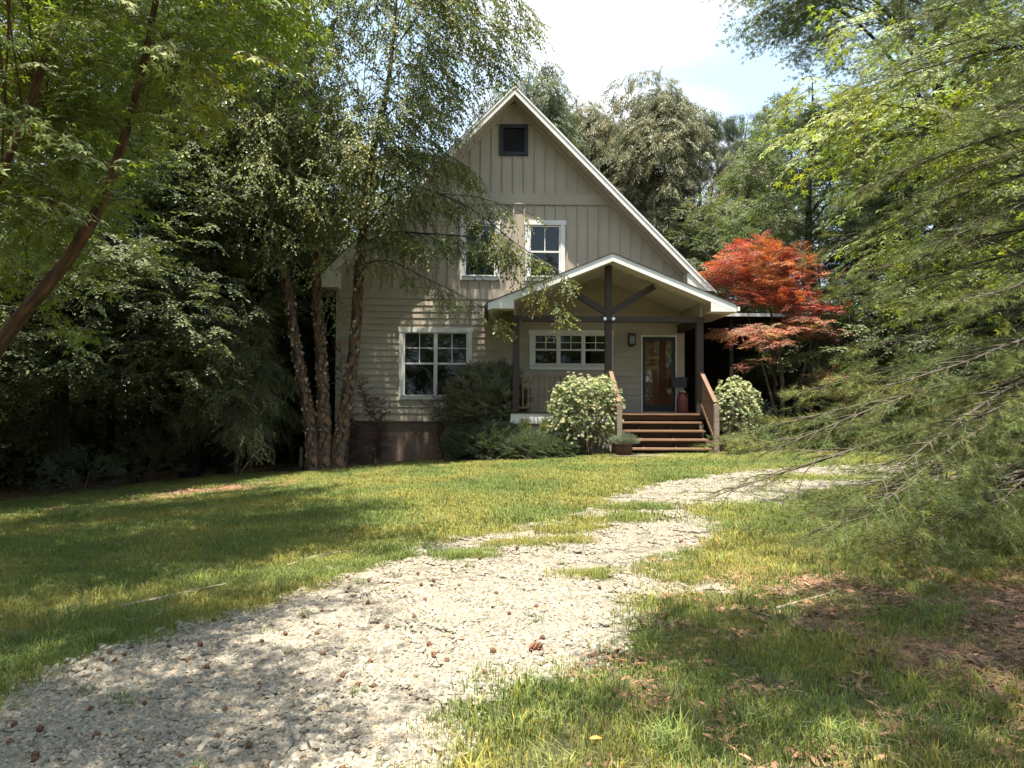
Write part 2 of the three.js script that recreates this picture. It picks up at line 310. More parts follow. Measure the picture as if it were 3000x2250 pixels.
// a twig with leaves, growing along +x
function spray({ kind, n, L: len, leafL, leafW, sides = 3, droop = 0.3, seed, hang = 0.2, tones = [[1, 1, 1]], twig = [0.9, 0.55, 0.5] }) {
  const R = rng(seed), F = new Faces(), twigs = [[V(0, 0, 0), V(1, 0, 0), len]];
  for (let i = 0; i < sides; i++) { const t = 0.15 + 0.6 * (i + R() * 0.7) / sides, s = i % 2 ? 1 : -1; twigs.push([V(t * len, -droop * t * t * len, 0), V(0.75, (R() - 0.4) * 0.5, s * (0.6 + 0.4 * R())).normalize(), len * (0.35 + 0.35 * R())]); }
  const total = twigs.reduce((a, t) => a + t[2], 0);
  for (const [o, d, l] of twigs) {
    const at = (t) => o.clone().addScaledVector(d, t * l).add(V(0, -droop * t * t * l, 0)), m = Math.max(2, Math.round((n * l) / total)), wv = V(0, 0.006, 0), w2 = V(0, 0, 0.006);
    for (let i = 0; i < 3; i++) { const a = at(i / 3), b = at((i + 1) / 3); F.tri(a.clone().add(wv), a.clone().sub(wv), b, twig); F.tri(a.clone().add(w2), a.clone().sub(w2), b, twig); }
    for (let i = 0; i < m; i++) {
      const t = clamp((i + 0.6) / m, 0, 1), s = i % 2 ? 1 : -1, side = d.clone().cross(V(0, 1, 0)).normalize();
      const ld = d.clone().multiplyScalar(0.5 + 0.3 * R()).addScaledVector(side, s * (0.5 + 0.5 * R())).add(V(0, -hang + 0.35 * (R() - 0.5), 0)); if (i === m - 1) ld.copy(d).add(V(0, -hang, 0));
      const nn = V((R() - 0.5) * 1.1, 1, (R() - 0.5) * 1.1).normalize(), k = 0.78 + 0.44 * R(), tone = tones[Math.floor(R() * tones.length)], sc = 0.7 + 0.5 * R();
      leaf(F, kind, at(t), ld, nn, leafL * sc, leafW * sc, tone.map((v) => v * k), R);
    }
  }
  return F.build();
}
// needles round a shoot along +x
function shoot({ n, L: len, needle, w, seed, spread = 0.9, sides = 2, up = 0.2, droop = 0.1 }) {
  const R = rng(seed), F = new Faces(), tw = [[V(0, 0, 0), V(1, 0, 0), len]];
  for (let i = 0; i < sides; i++) { const t = 0.25 + 0.5 * R(), s = i % 2 ? 1 : -1; tw.push([V(t * len, 0, 0), V(0.8, up * R(), s * 0.7).normalize(), len * (0.4 + 0.3 * R())]); }
  const total = tw.reduce((a, t) => a + t[2], 0);
  for (const [o, d, l] of tw) {
    const at = (t) => o.clone().addScaledVector(d, t * l).add(V(0, -droop * t * t * l, 0)), m = Math.round((n * l) / total);
    for (const v of [V(0, 0.004, 0), V(0, 0, 0.004)]) { F.tri(at(0).add(v), at(0).sub(v), at(1), [0.8, 0.5, 0.45]); }
    for (let i = 0; i < m; i++) {
      const t = Math.pow(R(), 0.8), a = R() * 6.283, p = at(t), rad = V(0, Math.cos(a), Math.sin(a)), nd = d.clone().multiplyScalar(0.45 + 0.5 * R()).addScaledVector(rad, spread * (0.5 + 0.6 * R())).normalize();
      const q = V(R() - 0.5, R() - 0.5, R() - 0.5).cross(nd).normalize().multiplyScalar(w), k = 0.75 + 0.5 * R(), e = p.clone().addScaledVector(nd, needle * (0.7 + 0.5 * R()));
      F.tri(p.clone().add(q), p.clone().sub(q), e, [k, k, k]);
    }
  }
  return F.build();
}
const S = {
  birch: spray({ kind: 'heart', n: 30, L: 0.5, leafL: 0.068, leafW: 0.046, sides: 3, droop: 0.45, hang: 0.55, seed: 21 }),
  birch2: spray({ kind: 'heart', n: 22, L: 0.6, leafL: 0.072, leafW: 0.05, sides: 2, droop: 0.7, hang: 0.7, seed: 22 }),
  oak: spray({ kind: 'oval', n: 30, L: 0.55, leafL: 0.105, leafW: 0.062, sides: 4, droop: 0.25, hang: 0.15, seed: 23 }),
  oak2: spray({ kind: 'oval', n: 26, L: 0.6, leafL: 0.12, leafW: 0.07, sides: 3, droop: 0.35, hang: 0.3, seed: 24 }),
  far: spray({ kind: 'oval', n: 34, L: 0.9, leafL: 0.17, leafW: 0.11, sides: 5, droop: 0.3, hang: 0.2, seed: 25 }),
  willow: spray({ kind: 'lance', n: 34, L: 0.6, leafL: 0.15, leafW: 0.036, sides: 4, droop: 0.5, hang: 0.9, seed: 26 }),
  star: spray({ kind: 'star', n: 13, L: 0.5, leafL: 0.135, leafW: 0.125, sides: 3, droop: 0.3, hang: 0.35, seed: 27 }),
  starFar: spray({ kind: 'star', n: 18, L: 0.6, leafL: 0.13, leafW: 0.12, sides: 3, droop: 0.3, hang: 0.35, seed: 28 }),
  palm: spray({ kind: 'palm', n: 26, L: 0.4, leafL: 0.075, leafW: 0.07, sides: 4, droop: 0.22, hang: 0.1, seed: 29 }),
  pine: shoot({ n: 170, L: 0.34, needle: 0.075, w: 0.0011, seed: 30, sides: 2 }),
  pineFar: shoot({ n: 120, L: 0.55, needle: 0.24, w: 0.006, seed: 31, sides: 3, spread: 0.8, up: 0.6, droop: -0.2 }),
  cedar: shoot({ n: 200, L: 0.6, needle: 0.05, w: 0.003, seed: 32, sides: 4, droop: 0.5, spread: 0.8 }),
  rosette: (() => { const R = rng(33), F = new Faces(); for (let i = 0; i < 13; i++) { const a = i * 2.4, e = 0.15 + 0.6 * (i / 13), d = V(Math.sin(e) + 0.15, Math.cos(a) * 0.9 * (1.1 - e * 0.6), Math.sin(a) * 0.9 * (1.1 - e * 0.6)), k = 0.8 + 0.4 * R(), cream = i % 3 ? [1, 1, 1] : [1.25, 1.2, 1.35]; leaf(F, 'oval', V(0.02 * i / 13, 0, 0), d, V(0.9, -0.3 * Math.cos(a), -0.3 * Math.sin(a)), 0.052 * (0.8 + 0.4 * R()), 0.03, cream.map((v) => v * k), R); } return F.build(); })(),
  dense: spray({ kind: 'oval', n: 34, L: 0.24, leafL: 0.045, leafW: 0.024, sides: 4, droop: 0.05, hang: -0.15, seed: 34 }),
  fern: spray({ kind: 'lance', n: 44, L: 0.28, leafL: 0.035, leafW: 0.014, sides: 5, droop: 0.15, hang: -0.1, seed: 35 }),
  crape: spray({ kind: 'oval', n: 16, L: 0.3, leafL: 0.045, leafW: 0.026, sides: 2, droop: 0.1, hang: 0.1, seed: 36, tones: [[1, 1, 1], [1.3, 0.8, 0.8]] }),
};
function tuft({ n, size, h, w, seed, bend = 0.5, dry = 0.15 }) {
  const R = rng(seed), F = new Faces();
  for (let i = 0; i < n; i++) {
    const x = (R() - 0.5) * size, z = (R() - 0.5) * size, a = R() * 6.283, hh = h * (0.45 + 0.8 * R()), b = bend * (0.3 + R()), dx = Math.cos(a), dz = Math.sin(a), px = -dz * w * (0.6 + 0.6 * R()), pz = dx * w, k = 0.72 + 0.5 * R();
    const col = R() < dry ? [k * 2.1, k * 1.35, k * 1.25] : [k, k, k], p0 = V(x - px, -0.01, z - pz), p1 = V(x + px, -0.01, z + pz), m0 = V(x - px * 0.8 + dx * hh * b * 0.35, hh * 0.6, z - pz * 0.8 + dz * hh * b * 0.35), m1 = V(x + px * 0.8 + dx * hh * b * 0.35, hh * 0.6, z + pz * 0.8 + dz * hh * b * 0.35), t = V(x + dx * hh * b, hh * (1 - 0.25 * b), z + dz * hh * b);
    F.tri(p0, p1, m0, col); F.tri(p1, m1, m0, col); F.tri(m0, m1, t, col);
  }
  return F.build();
}

// ------------------------------------------------------------------ trees
const randIn = (R) => { let v; do { v = V(R() * 2 - 1, R() * 2 - 1, R() * 2 - 1); } while (v.lengthSq() > 1); return v; };
function tree(o) {
  const R = rng(o.seed ?? 1), bx_ = o.base[0], bz = o.base[1], y0 = G(bx_, bz) - 0.12, g = thing(o.name, o.label, o.category ?? 'tree', [bx_, y0, bz], 0, o.group);
  const lean = o.lean ?? [0, 0], h = o.h, bark = o.bark ?? M.bark, wig = o.wiggle ?? 0.25, tops = o.stems ?? [null];
  const axes = tops.map((st, si) => {
    const pts = st ? st.map((p) => V(p[0] - bx_, p[1] - y0, p[2] - bz)) : Array.from({ length: 7 }, (_, i) => { const t = i / 6; return V(lean[0] * t ** 1.4 + wig * (R() - 0.5) * (i ? 1 : 0), h * t, lean[1] * t ** 1.4 + wig * (R() - 0.5) * (i ? 1 : 0)); });
    const r = o.stemR?.[si] ?? o.r, rad = [r * (o.flare ?? 1.35), r * 1.02, r * 0.9, r * 0.75, r * 0.55, r * 0.35, r * 0.1];
    mesh('trunk', tube(pts, rad, o.sides ?? 10, (pts.length - 1) * 6, 0.1, si * 7 + (o.seed ?? 0)), bark, g);
    return new THREE.CatmullRomCurve3(pts, false, 'centripetal');
  });
  const limbs = [], items = [], tints = o.tint, sprayScale = o.scale ?? 1, minY = o.minY ?? -99;
  const near = (p) => { let best = null, bd = 1e9; for (const c of axes) for (let i = 2; i <= 24; i++) { const q = c.getPoint(i / 24), hd = Math.hypot(p.x - q.x, p.z - q.z), want = p.y - hd * (o.rise ?? 0.55), d = Math.abs(q.y - want) + hd * 0.6; if (d < bd) { bd = d; best = [q, c, i / 24]; } } return best; };
  for (const cr of o.crown ?? []) { const hubs = []; for (let i = 0; i < cr.n; i++) {
    const u = randIn(R), l = u.length() || 1, k = Math.pow(l, (cr.shell ?? 0.45)) / l; u.multiplyScalar(k);
    const hub = i % 7 === 0 || !hubs.length; if (hub) u.multiplyScalar(0.7);
    const c = V(cr.c[0] + u.x * cr.r[0], cr.c[1] + u.y * cr.r[1], cr.c[2] + u.z * cr.r[2]); c.x -= cr.abs ? bx_ : 0; c.z -= cr.abs ? bz : 0; c.y -= cr.abs ? y0 : 0;
    const [q, , t] = near(c);
    if (hub) {
      const mid = q.clone().lerp(c, 0.5).add(V((R() - 0.5) * 0.4, (o.arch ?? 0.25) * q.distanceTo(c) * 0.5, (R() - 0.5) * 0.4)), r0 = clamp(o.r * 0.42 * (1.1 - t), 0.014, 0.09) * (o.limbR ?? 1);
      limbs.push(tube([q, mid, c], [r0, r0 * 0.7, r0 * 0.35], 6, 7)); hubs.push([q, mid, c, r0]);
    } else { // a twig off the nearest limb
      let b = hubs[0], bd = 1e9; for (const h of hubs) { const d = h[2].distanceTo(c); if (d < bd) { bd = d; b = h; } }
      const f = 0.55 + 0.4 * R(), s0 = b[1].clone().lerp(b[2], f * 2 - 1 > 0 ? f * 2 - 1 : 0), md = s0.clone().lerp(c, 0.5).add(V((R() - 0.5) * 0.25, 0.12 * bd, (R() - 0.5) * 0.25));
      limbs.push(tube([s0, md, c], [b[3] * 0.4 + 0.002, b[3] * 0.25 + 0.002, 0.003], 4, 5));
    }
    const tc = tints[Math.floor(R() * tints.length)], cs = (o.clump ?? 0.9) * (0.7 + 0.6 * R()), m = Math.round((o.m ?? 30) * (0.7 + 0.6 * R()));
    for (let j = 0; j < m; j++) {
      const v = randIn(R), p = c.clone().add(V(v.x * cs, v.y * cs * (o.flat ?? 0.6), v.z * cs));
      if (p.y + y0 < minY) continue;
      const d = p.clone().sub(V(q.x, p.y - 0.3, q.z)).normalize().multiplyScalar(0.7).add(V((R() - 0.5) * 1.4, (R() - 0.5) * 0.6 - (o.droop ?? 0.2), (R() - 0.5) * 1.4));
      items.push({ m: along(p, d, sprayScale * (0.75 + 0.5 * R()), R), c: vary(tc, R, o.vary ?? 0.22) });
    }
  } }
  for (const lb of o.limbs ?? []) { // explicit limbs: {p: path, r, step, m, spread, len}
    const pts = lb.p.map((p) => V(p[0] - bx_, p[1] - y0, p[2] - bz)), cv = new THREE.CatmullRomCurve3(pts, false, 'centripetal'), len = cv.getLength();
    limbs.push(tube(pts, [lb.r, lb.r * 0.7, lb.r * 0.45, lb.r * 0.15], 6, pts.length * 5, 0.05));
    const tc0 = lb.tint ?? tints;
    for (let s = lb.from ?? 0.3; s <= len; s += lb.step ?? 0.25) {
      const t = s / len, p = cv.getPoint(t), d = cv.getTangent(t);
      for (const sg of [1, -1]) {
        const bl = (lb.len ?? 0.9) * (1 - 0.55 * t) * (0.6 + 0.7 * R()), bd = d.clone().add(d.clone().cross(V(0, 1, 0)).normalize().multiplyScalar(sg * (0.6 + 0.6 * R()))).add(V(0, (R() - 0.5) * 0.5 - (lb.droop ?? 0.1), 0)).normalize(), e = p.clone().addScaledVector(bd, bl).add(V(0, -bl * bl * (lb.sag ?? 0.25), 0)), md = p.clone().lerp(e, 0.5).add(V(0, bl * 0.08, 0));
        limbs.push(tube([p, md, e], [lb.r * 0.32 * (1 - 0.6 * t) + 0.003, lb.r * 0.2 * (1 - 0.6 * t) + 0.002, 0.002], 4, 4));
        const tc = tc0[Math.floor(R() * tc0.length)], m = Math.max(1, Math.round(bl * (lb.m ?? 8)));
        for (let j = 0; j < m; j++) { const f = lerp(lb.bare ?? 0.15, 1, (j + R()) / m), q = f < 0.5 ? p.clone().lerp(md, f * 2) : md.clone().lerp(e, f * 2 - 1), dd = bd.clone().add(V((R() - 0.5) * 1.1, (R() - 0.5) * 0.5 - (lb.leafDroop ?? 0.15), (R() - 0.5) * 1.1)); items.push({ m: along(q, dd, sprayScale * (0.7 + 0.5 * R()) * (lb.scale ?? 1), R), c: vary(tc, R, o.vary ?? 0.22) }); }
      }
    }
    const tc = tc0[0]; items.push({ m: along(pts.at(-1), cv.getTangent(1), sprayScale, R), c: vary(tc, R) });
  }
  if (limbs.length) mesh('branches', limbs, o.limbMat ?? bark, g).userData.kind = 'stuff';
  if (items.length) {
    const gs = [].concat(o.spray); gs.forEach((sg, k) => { const sub = items.filter((_, i) => i % gs.length === k); if (sub.length) instanced('crown', sg, o.leaf ?? L.broad, sub, g); });
  }
  counts.push([o.name, items.length]);
  return g;
}
const counts = [];

// ------------------------------------------------------------------ house
const XL = -4.1, XR = 5.56, XA = 0.765, YS = 0.765, YA = 9.64, RISE = 1.009, BACK = -11;
const soffitY = (x) => YA - RISE * Math.abs(x - XA);
const house = thing('house', 'taupe gabled two storey house with white trim and a covered front porch', 'house', [0, 0, 0]);
const openings = { // glass openings in the front wall
  pair: [-2.25, -0.49, 1.42, 3.17], upL: [-0.575, 0.255, 4.75, 6.17], upR: [1.23, 2.06, 4.75, 6.17], porch: [1.36, 3.4, 2.3, 3.14], door: [4.376, 5.296, 1.02, 3.1],
};
const rect = ([a, b, c, d]) => [[a, c], [a, d], [b, d], [b, c]];
{
  const outline = [[XL, YS], [XR, YS], [XR, soffitY(XR)], [XA, YA], [XL, soffitY(XL)]];
  const wall = mesh('front_wall', prism(outline, -0.16, -0.012, Object.values(openings).map(rect)), M.siding, house);
  mesh('side_wall', bx(XL, XL + 0.15, YS, soffitY(XL) - 0.02, BACK, -0.162), M.siding, house);
  mesh('side_wall', bx(XR - 0.15, XR, YS, soffitY(XR) - 0.02, BACK, -0.162), M.siding, house);
  mesh('rear_wall', prism(outline, BACK - 0.15, BACK - 0.002), M.siding, house);
  mesh('floor_slab', bx(XL + 0.152, XR - 0.152, 0.8, 0.98, BACK, -0.164), M.room, house);
  mesh('upper_floor', bx(XL + 0.152, XR - 0.152, 3.75, 3.95, BACK, -0.164), M.room, house);
  mesh('foundation', bx(XL + 0.03, XR - 0.03, -1.2, YS - 0.002, BACK, -0.03), M.stucco, house);
  // lap siding boards, each with its own lower edge standing proud
  const y1 = 4.1, rows = 19, e = (y1 - YS) / rows, R = rng(71), holes = Object.values(openings);
  const board = (x0, x1, y, h, mat) => {
    const P = [[0, 0], [0.03, 0], [0.008, h + 0.004], [0, h + 0.004]], g = new THREE.ExtrudeGeometry(new THREE.Shape(P.map(([a, b]) => new THREE.Vector2(a, b))), { depth: x1 - x0, bevelEnabled: false });
    g.rotateY(-Math.PI / 2).translate(x1, y, 0); g.scale(1, 1, 1);
    const q = g.attributes.position; // the profile's x now points along z
    mesh('siding_board', uvm(g).translate(0, 0, -0.0119), mat, wall);
  };
  for (let r = 0; r < rows; r++) {
    const y = YS + r * e; let segs = [[XL + 0.102, XR - 0.002]];
    for (const [a, b, c, d] of holes) if (c < y + e && d > y) segs = segs.flatMap(([s, t]) => (a > t || b < s ? [[s, t]] : [[s, a - 0.015], [b + 0.015, t]].filter(([p, q]) => q - p > 0.02)));
    for (const [s, t] of segs) { const cut = []; let x = s + 1.1 + R() * 2.4; while (x < t - 0.5) { cut.push(x); x += 3.66; } const xs = [s, ...cut, t]; for (let i = 0; i + 1 < xs.length; i++) board(xs[i] + (i ? 0.0015 : 0), xs[i + 1] - 0.0015, y, e, R() < 0.5 ? M.siding : M.sidingB); }
  }
  mesh('corner_board', bx(XL - 0.004, XL + 0.1, YS, 4.42, -0.0118, 0.026), M.siding, wall);
  mesh('drip_ledge', bx(XL - 0.01, XR + 0.01, YS - 0.045, YS - 0.001, -0.026, 0.03), M.sidingB, wall);
  // frieze bands across the gable
  mesh('band_board', bx(XL + 0.101, XR, 4.108, 4.385, -0.0116, 0.018), M.siding, wall);
  mesh('band_board', prism([[XA - (YA - 6.8) / RISE, 6.8], [XA + (YA - 6.8) / RISE, 6.8], [XA + (YA - 7.085) / RISE, 7.085], [XA - (YA - 7.085) / RISE, 7.085]], -0.0116, 0.02), M.siding, wall);
  mesh('band_ledge', bx(XA - 2.8, XA + 2.8, 6.765, 6.799, -0.0114, 0.042), M.sidingB, wall);
  mesh('band_ledge', bx(XA - 0.62, XA + 0.62, 8.995, 9.035, -0.0114, 0.034), M.sidingB, wall);
  // battens
  const bat = (x, a, b) => { if (b - a > 0.08) mesh('batten', bx(x - 0.021, x + 0.021, a, b, -0.0112, 0.022), M.sidingB, wall); };
  const blocks = [[-0.73, 0.41, 4.62, 6.35], [1.075, 2.22, 4.62, 6.35], [0.35, 1.18, 8.12, 9.04]];
  for (let k = -16; k <= 16; k++) {
    const x = XA + k * 0.3, top = soffitY(x) - 0.03; if (x < XL + 0.05 || x > XR - 0.03) continue;
    for (const [a, b] of [[4.387, Math.min(6.764, top)], [7.087, Math.min(8.994, top)], [9.037, Math.min(9.6, top)]]) {
      let segs = [[a, b]]; for (const [p, q, c, d] of blocks) if (x > p && x < q) segs = segs.flatMap(([s, t]) => (c > t || d < s ? [[s, t]] : [[s, c], [d, t]]));
      for (const [s, t] of segs) bat(x, s, t);
    }
  }
  // roof: two sloping decks, shingles on top, white fascia, boarded soffit
  const zF = 0.6, tip = 6.285 - XA, nx = Math.SQRT1_2;
  for (const s of [-1, 1]) {
    const X = (d) => XA + s * d, yb = (d) => YA - RISE * d; // soffit plane
    const deck = [[X(0), yb(0) + 0.05], [X(0), yb(0) + 0.235], [X(tip), yb(tip) + 0.235], [X(tip), yb(tip) + 0.05]];
    mesh('roof_deck', prism(deck, BACK - 0.6, zF - 0.032), M.shingle, house);
    const shingle = [[X(0), yb(0) + 0.237], [X(0), yb(0) + 0.262], [X(tip + 0.03), yb(tip + 0.03) + 0.262], [X(tip + 0.03), yb(tip + 0.03) + 0.237]];
    mesh('shingles', prism(shingle, BACK - 0.62, zF + 0.018), M.shingle, house);
    const fas = mesh('rake_fascia', prism([[X(0), yb(0) - 0.005], [X(0), yb(0) + 0.2355], [X(tip), yb(tip) + 0.2355], [X(tip), yb(tip) - 0.005 + 0.25], [X(tip - 0.25), yb(tip - 0.25) - 0.005]], zF - 0.03, zF), M.white, house);
    mesh('fascia_strip', prism([[X(0), yb(0) + 0.17], [X(0), yb(0) + 0.2365], [X(tip), yb(tip) + 0.2365], [X(tip), yb(tip) + 0.17]], zF + 0.0005, zF + 0.016), M.white, fas);
    // eave return: a boxed end under the rake
    const d0 = XR - XA + 0.01, yr = 4.325;
    mesh('eave_return', prism([[X(d0), yr], [X(d0), yb(d0) + 0.02], [X(tip - 0.002), yb(tip) + 0.2], [X(tip - 0.002), yr]], -0.0 + 0.02, zF - 0.034), M.white, house);
    mesh('return_side', bx(Math.min(X(d0 - 0.07), X(d0 - 0.001)), Math.max(X(d0 - 0.07), X(d0 - 0.001)), yr + 0.002, yb(d0) + 0.02, 0.034, zF - 0.036), M.soffit, house);
    mesh('eave_soffit', bx(Math.min(X(d0), X(tip - 0.004)), Math.max(X(d0), X(tip - 0.004)), yr, yr + 0.03, BACK - 0.5, 0.018), M.soffit, house);
    mesh('eave_fascia', bx(Math.min(X(tip - 0.03), X(tip)), Math.max(X(tip - 0.03), X(tip)), yr, yb(tip) + 0.2, BACK - 0.5, 0.018), M.white, house);
    // soffit boards under the rake
    const n = 66, len = (d0 - 0.02) / n;
    const pieces = [];
    for (let i = 0; i < n; i++) { const a = i * len + 0.003, b = (i + 1) * len - 0.003; mesh('soffit_board', prism([[X(a), yb(a) + 0.03], [X(a), yb(a) + 0.046], [X(b), yb(b) + 0.046], [X(b), yb(b) + 0.03]], -0.01, zF - 0.033), M.soffit, fas); }
    mesh('rake_trim', bar(V(X(0.06), yb(0.06) - 0.05, 0.02), V(X(d0 - 0.05), yb(d0 - 0.05) - 0.05, 0.02), 0.03, 0.1), M.siding, wall);
  }
  // louvred gable vent
  const vent = mesh('gable_vent', [bx(0.367, 0.47, 8.136, 9.009, -0.011, 0.05), bx(1.06, 1.162, 8.136, 9.009, -0.011, 0.05), bx(0.4705, 1.0595, 8.136, 8.24, -0.011, 0.05), bx(0.4705, 1.0595, 8.905, 9.009, -0.011, 0.05), bx(0.44, 1.09, 8.2, 8.95, -0.0105, -0.004)], M.vent, house);
  for (let i = 0; i < 9; i++) mesh('louvre', bar(V(0.472, 8.285 + i * 0.074, 0.018), V(1.058, 8.285 + i * 0.074, 0.018), 0.05, 0.008, V(0, 1, 1)), M.vent, vent);
}
// windows: trim, sash frames, muntins, panes, blinds
function windowUnit(label, trim, units, muntin) { // trim: outer casing limits; units: glass limits of each sash pair with its meeting rail
  const [a, b, c, d] = trim, xs = units.map((u) => u[0]), xe = units.map((u) => u[1]), g0 = units[0];
  const x0 = Math.min(...xs), x1 = Math.max(...xe), y0 = g0[2], y1 = g0[3];
  const w = mesh('window', [bx(a, x0 - 0.045, c + 0.1, d - 0.13, -0.011, 0.038), bx(x1 + 0.045, b, c + 0.1, d - 0.13, -0.011, 0.038), bx(a - 0.03, b + 0.03, d - 0.129, d, -0.011, 0.046), bx(a, b, c, c + 0.099, -0.011, 0.04)], M.white, house);
  if (label) w.userData.label = label;
  mesh('sill', bx(a + 0.04, b - 0.04, c + 0.1, c + 0.13, -0.0105, 0.07), M.white, w);
  units.forEach(([p, q, r, s, m], i) => {
    const L0 = i ? units[i - 1][1] + (p - units[i - 1][1]) / 2 : p - 0.044, R0 = i + 1 < units.length ? q + (units[i + 1][0] - q) / 2 - 0.001 : q + 0.044;
    mesh('sash_frame', [bx(L0, p, r - 0.02, s + 0.03, -0.1, 0.012), bx(q, R0, r - 0.02, s + 0.03, -0.1, 0.012), bx(p, q, s, s + 0.03, -0.1, 0.012), bx(p, q, r - 0.02, r + 0.012, -0.1, 0.01), bx(p, q, m - 0.024, m + 0.024, -0.1, 0.014)], M.white, w);
    mesh('pane', bx(p, q, m + 0.024, s, -0.043, -0.04), M.glass, w); mesh('pane', bx(p, q, r + 0.012, m - 0.024, -0.053, -0.05), M.glass, w);
    const xm = (p + q) / 2, ym = (m + 0.024 + s) / 2;
    if (muntin >= 1) mesh('muntin', bx(xm - 0.011, xm + 0.011, m + 0.0245, s - 0.0005, -0.038, -0.03), M.white, w);
    if (muntin >= 2) mesh('muntin', [bx(p + 0.0005, xm - 0.0115, ym - 0.01, ym + 0.01, -0.0385, -0.0305), bx(xm + 0.0115, q - 0.0005, ym - 0.01, ym + 0.01, -0.0385, -0.0305)], M.white, w);
    const sl = [], low = muntin === 2 ? m - 0.02 : r + 0.02; for (let y = low; y < s - 0.01; y += 0.042) sl.push(bar(V(p + 0.01, y, -0.12), V(q - 0.01, y, -0.12), 0.042, 0.003, V(0, 1, 0.9)));
    mesh('blind', sl, M.blind, w).userData.kind = 'stuff';
  });
}
windowUnit('paired white window beside the birch trunks', [-2.371, -0.365, 1.324, 3.311], [[-2.212, -1.419, 1.436, 3.153, 2.317], [-1.319, -0.525, 1.436, 3.153, 2.317]], 2);
windowUnit('left upstairs window half hidden by birch twigs', [-0.711, 0.393, 4.637, 6.328], [[-0.55, 0.232, 4.774, 6.151, 5.45]], 1);
windowUnit('right upstairs window with closed blinds', [1.091, 2.205, 4.637, 6.328], [[1.252, 2.036, 4.774, 6.151, 5.45]], 1);
windowUnit('three part window under the porch roof', [1.224, 3.543, 2.165, 3.271], [[1.39, 1.978, 2.33, 3.112, 2.72], [2.088, 2.67, 2.33, 3.112, 2.72], [2.778, 3.366, 2.33, 3.112, 2.72]], 2);
{ // front door behind a glazed storm door
  const d = mesh('front_door', bx(4.386, 5.286, 1.03, 3.09, -0.13, -0.09), M.doorWood, house);
  d.userData.label = 'dark reddish wooden front door behind a storm door';
  for (const [a, b, c, e] of [[4.47, 4.8, 1.2, 1.95], [4.88, 5.2, 1.2, 1.95], [4.47, 4.8, 2.1, 2.95], [4.88, 5.2, 2.1, 2.95]]) mesh('door_panel', bx(a, b, c, e, -0.0895, -0.075), M.doorWood, d);
  mesh('storm_frame', [bx(4.378, 4.46, 1.03, 3.095, -0.06, -0.02), bx(5.212, 5.294, 1.03, 3.095, -0.06, -0.02), bx(4.46, 5.212, 3.0, 3.095, -0.06, -0.02), bx(4.46, 5.212, 1.03, 1.2, -0.06, -0.02)], M.black, d);
  mesh('pane', bx(4.46, 5.212, 1.2, 3.0, -0.042, -0.038), M.clear, d);
  mesh('handle', [bx(4.475, 4.545, 1.86, 2.0, -0.036, -0.02), bx(4.485, 4.575, 1.955, 1.98, -0.0195, 0.03)], M.brass, d);
  mesh('casing', [bx(4.335, 4.374, 1.0, 3.105, -0.011, 0.034), bx(5.298, 5.337, 1.0, 3.105, -0.011, 0.034), bx(4.335, 5.337, 3.106, 3.145, -0.011, 0.034)], M.white, d);
  const l = mesh('porch_lantern', [bx(3.965, 4.163, 3.11, 3.17, 0.02, 0.2), bx(3.965, 4.163, 2.861, 2.895, 0.02, 0.2), bx(3.968, 3.99, 2.896, 3.109, 0.025, 0.19), bx(4.138, 4.16, 2.896, 3.109, 0.025, 0.19), bx(4.0, 4.13, 2.82, 3.2, -0.0, 0.0195)], M.gutter, house);
  mesh('lantern_glass', bx(3.991, 4.137, 2.8965, 3.1085, 0.165, 0.17), M.frosted, l);
}
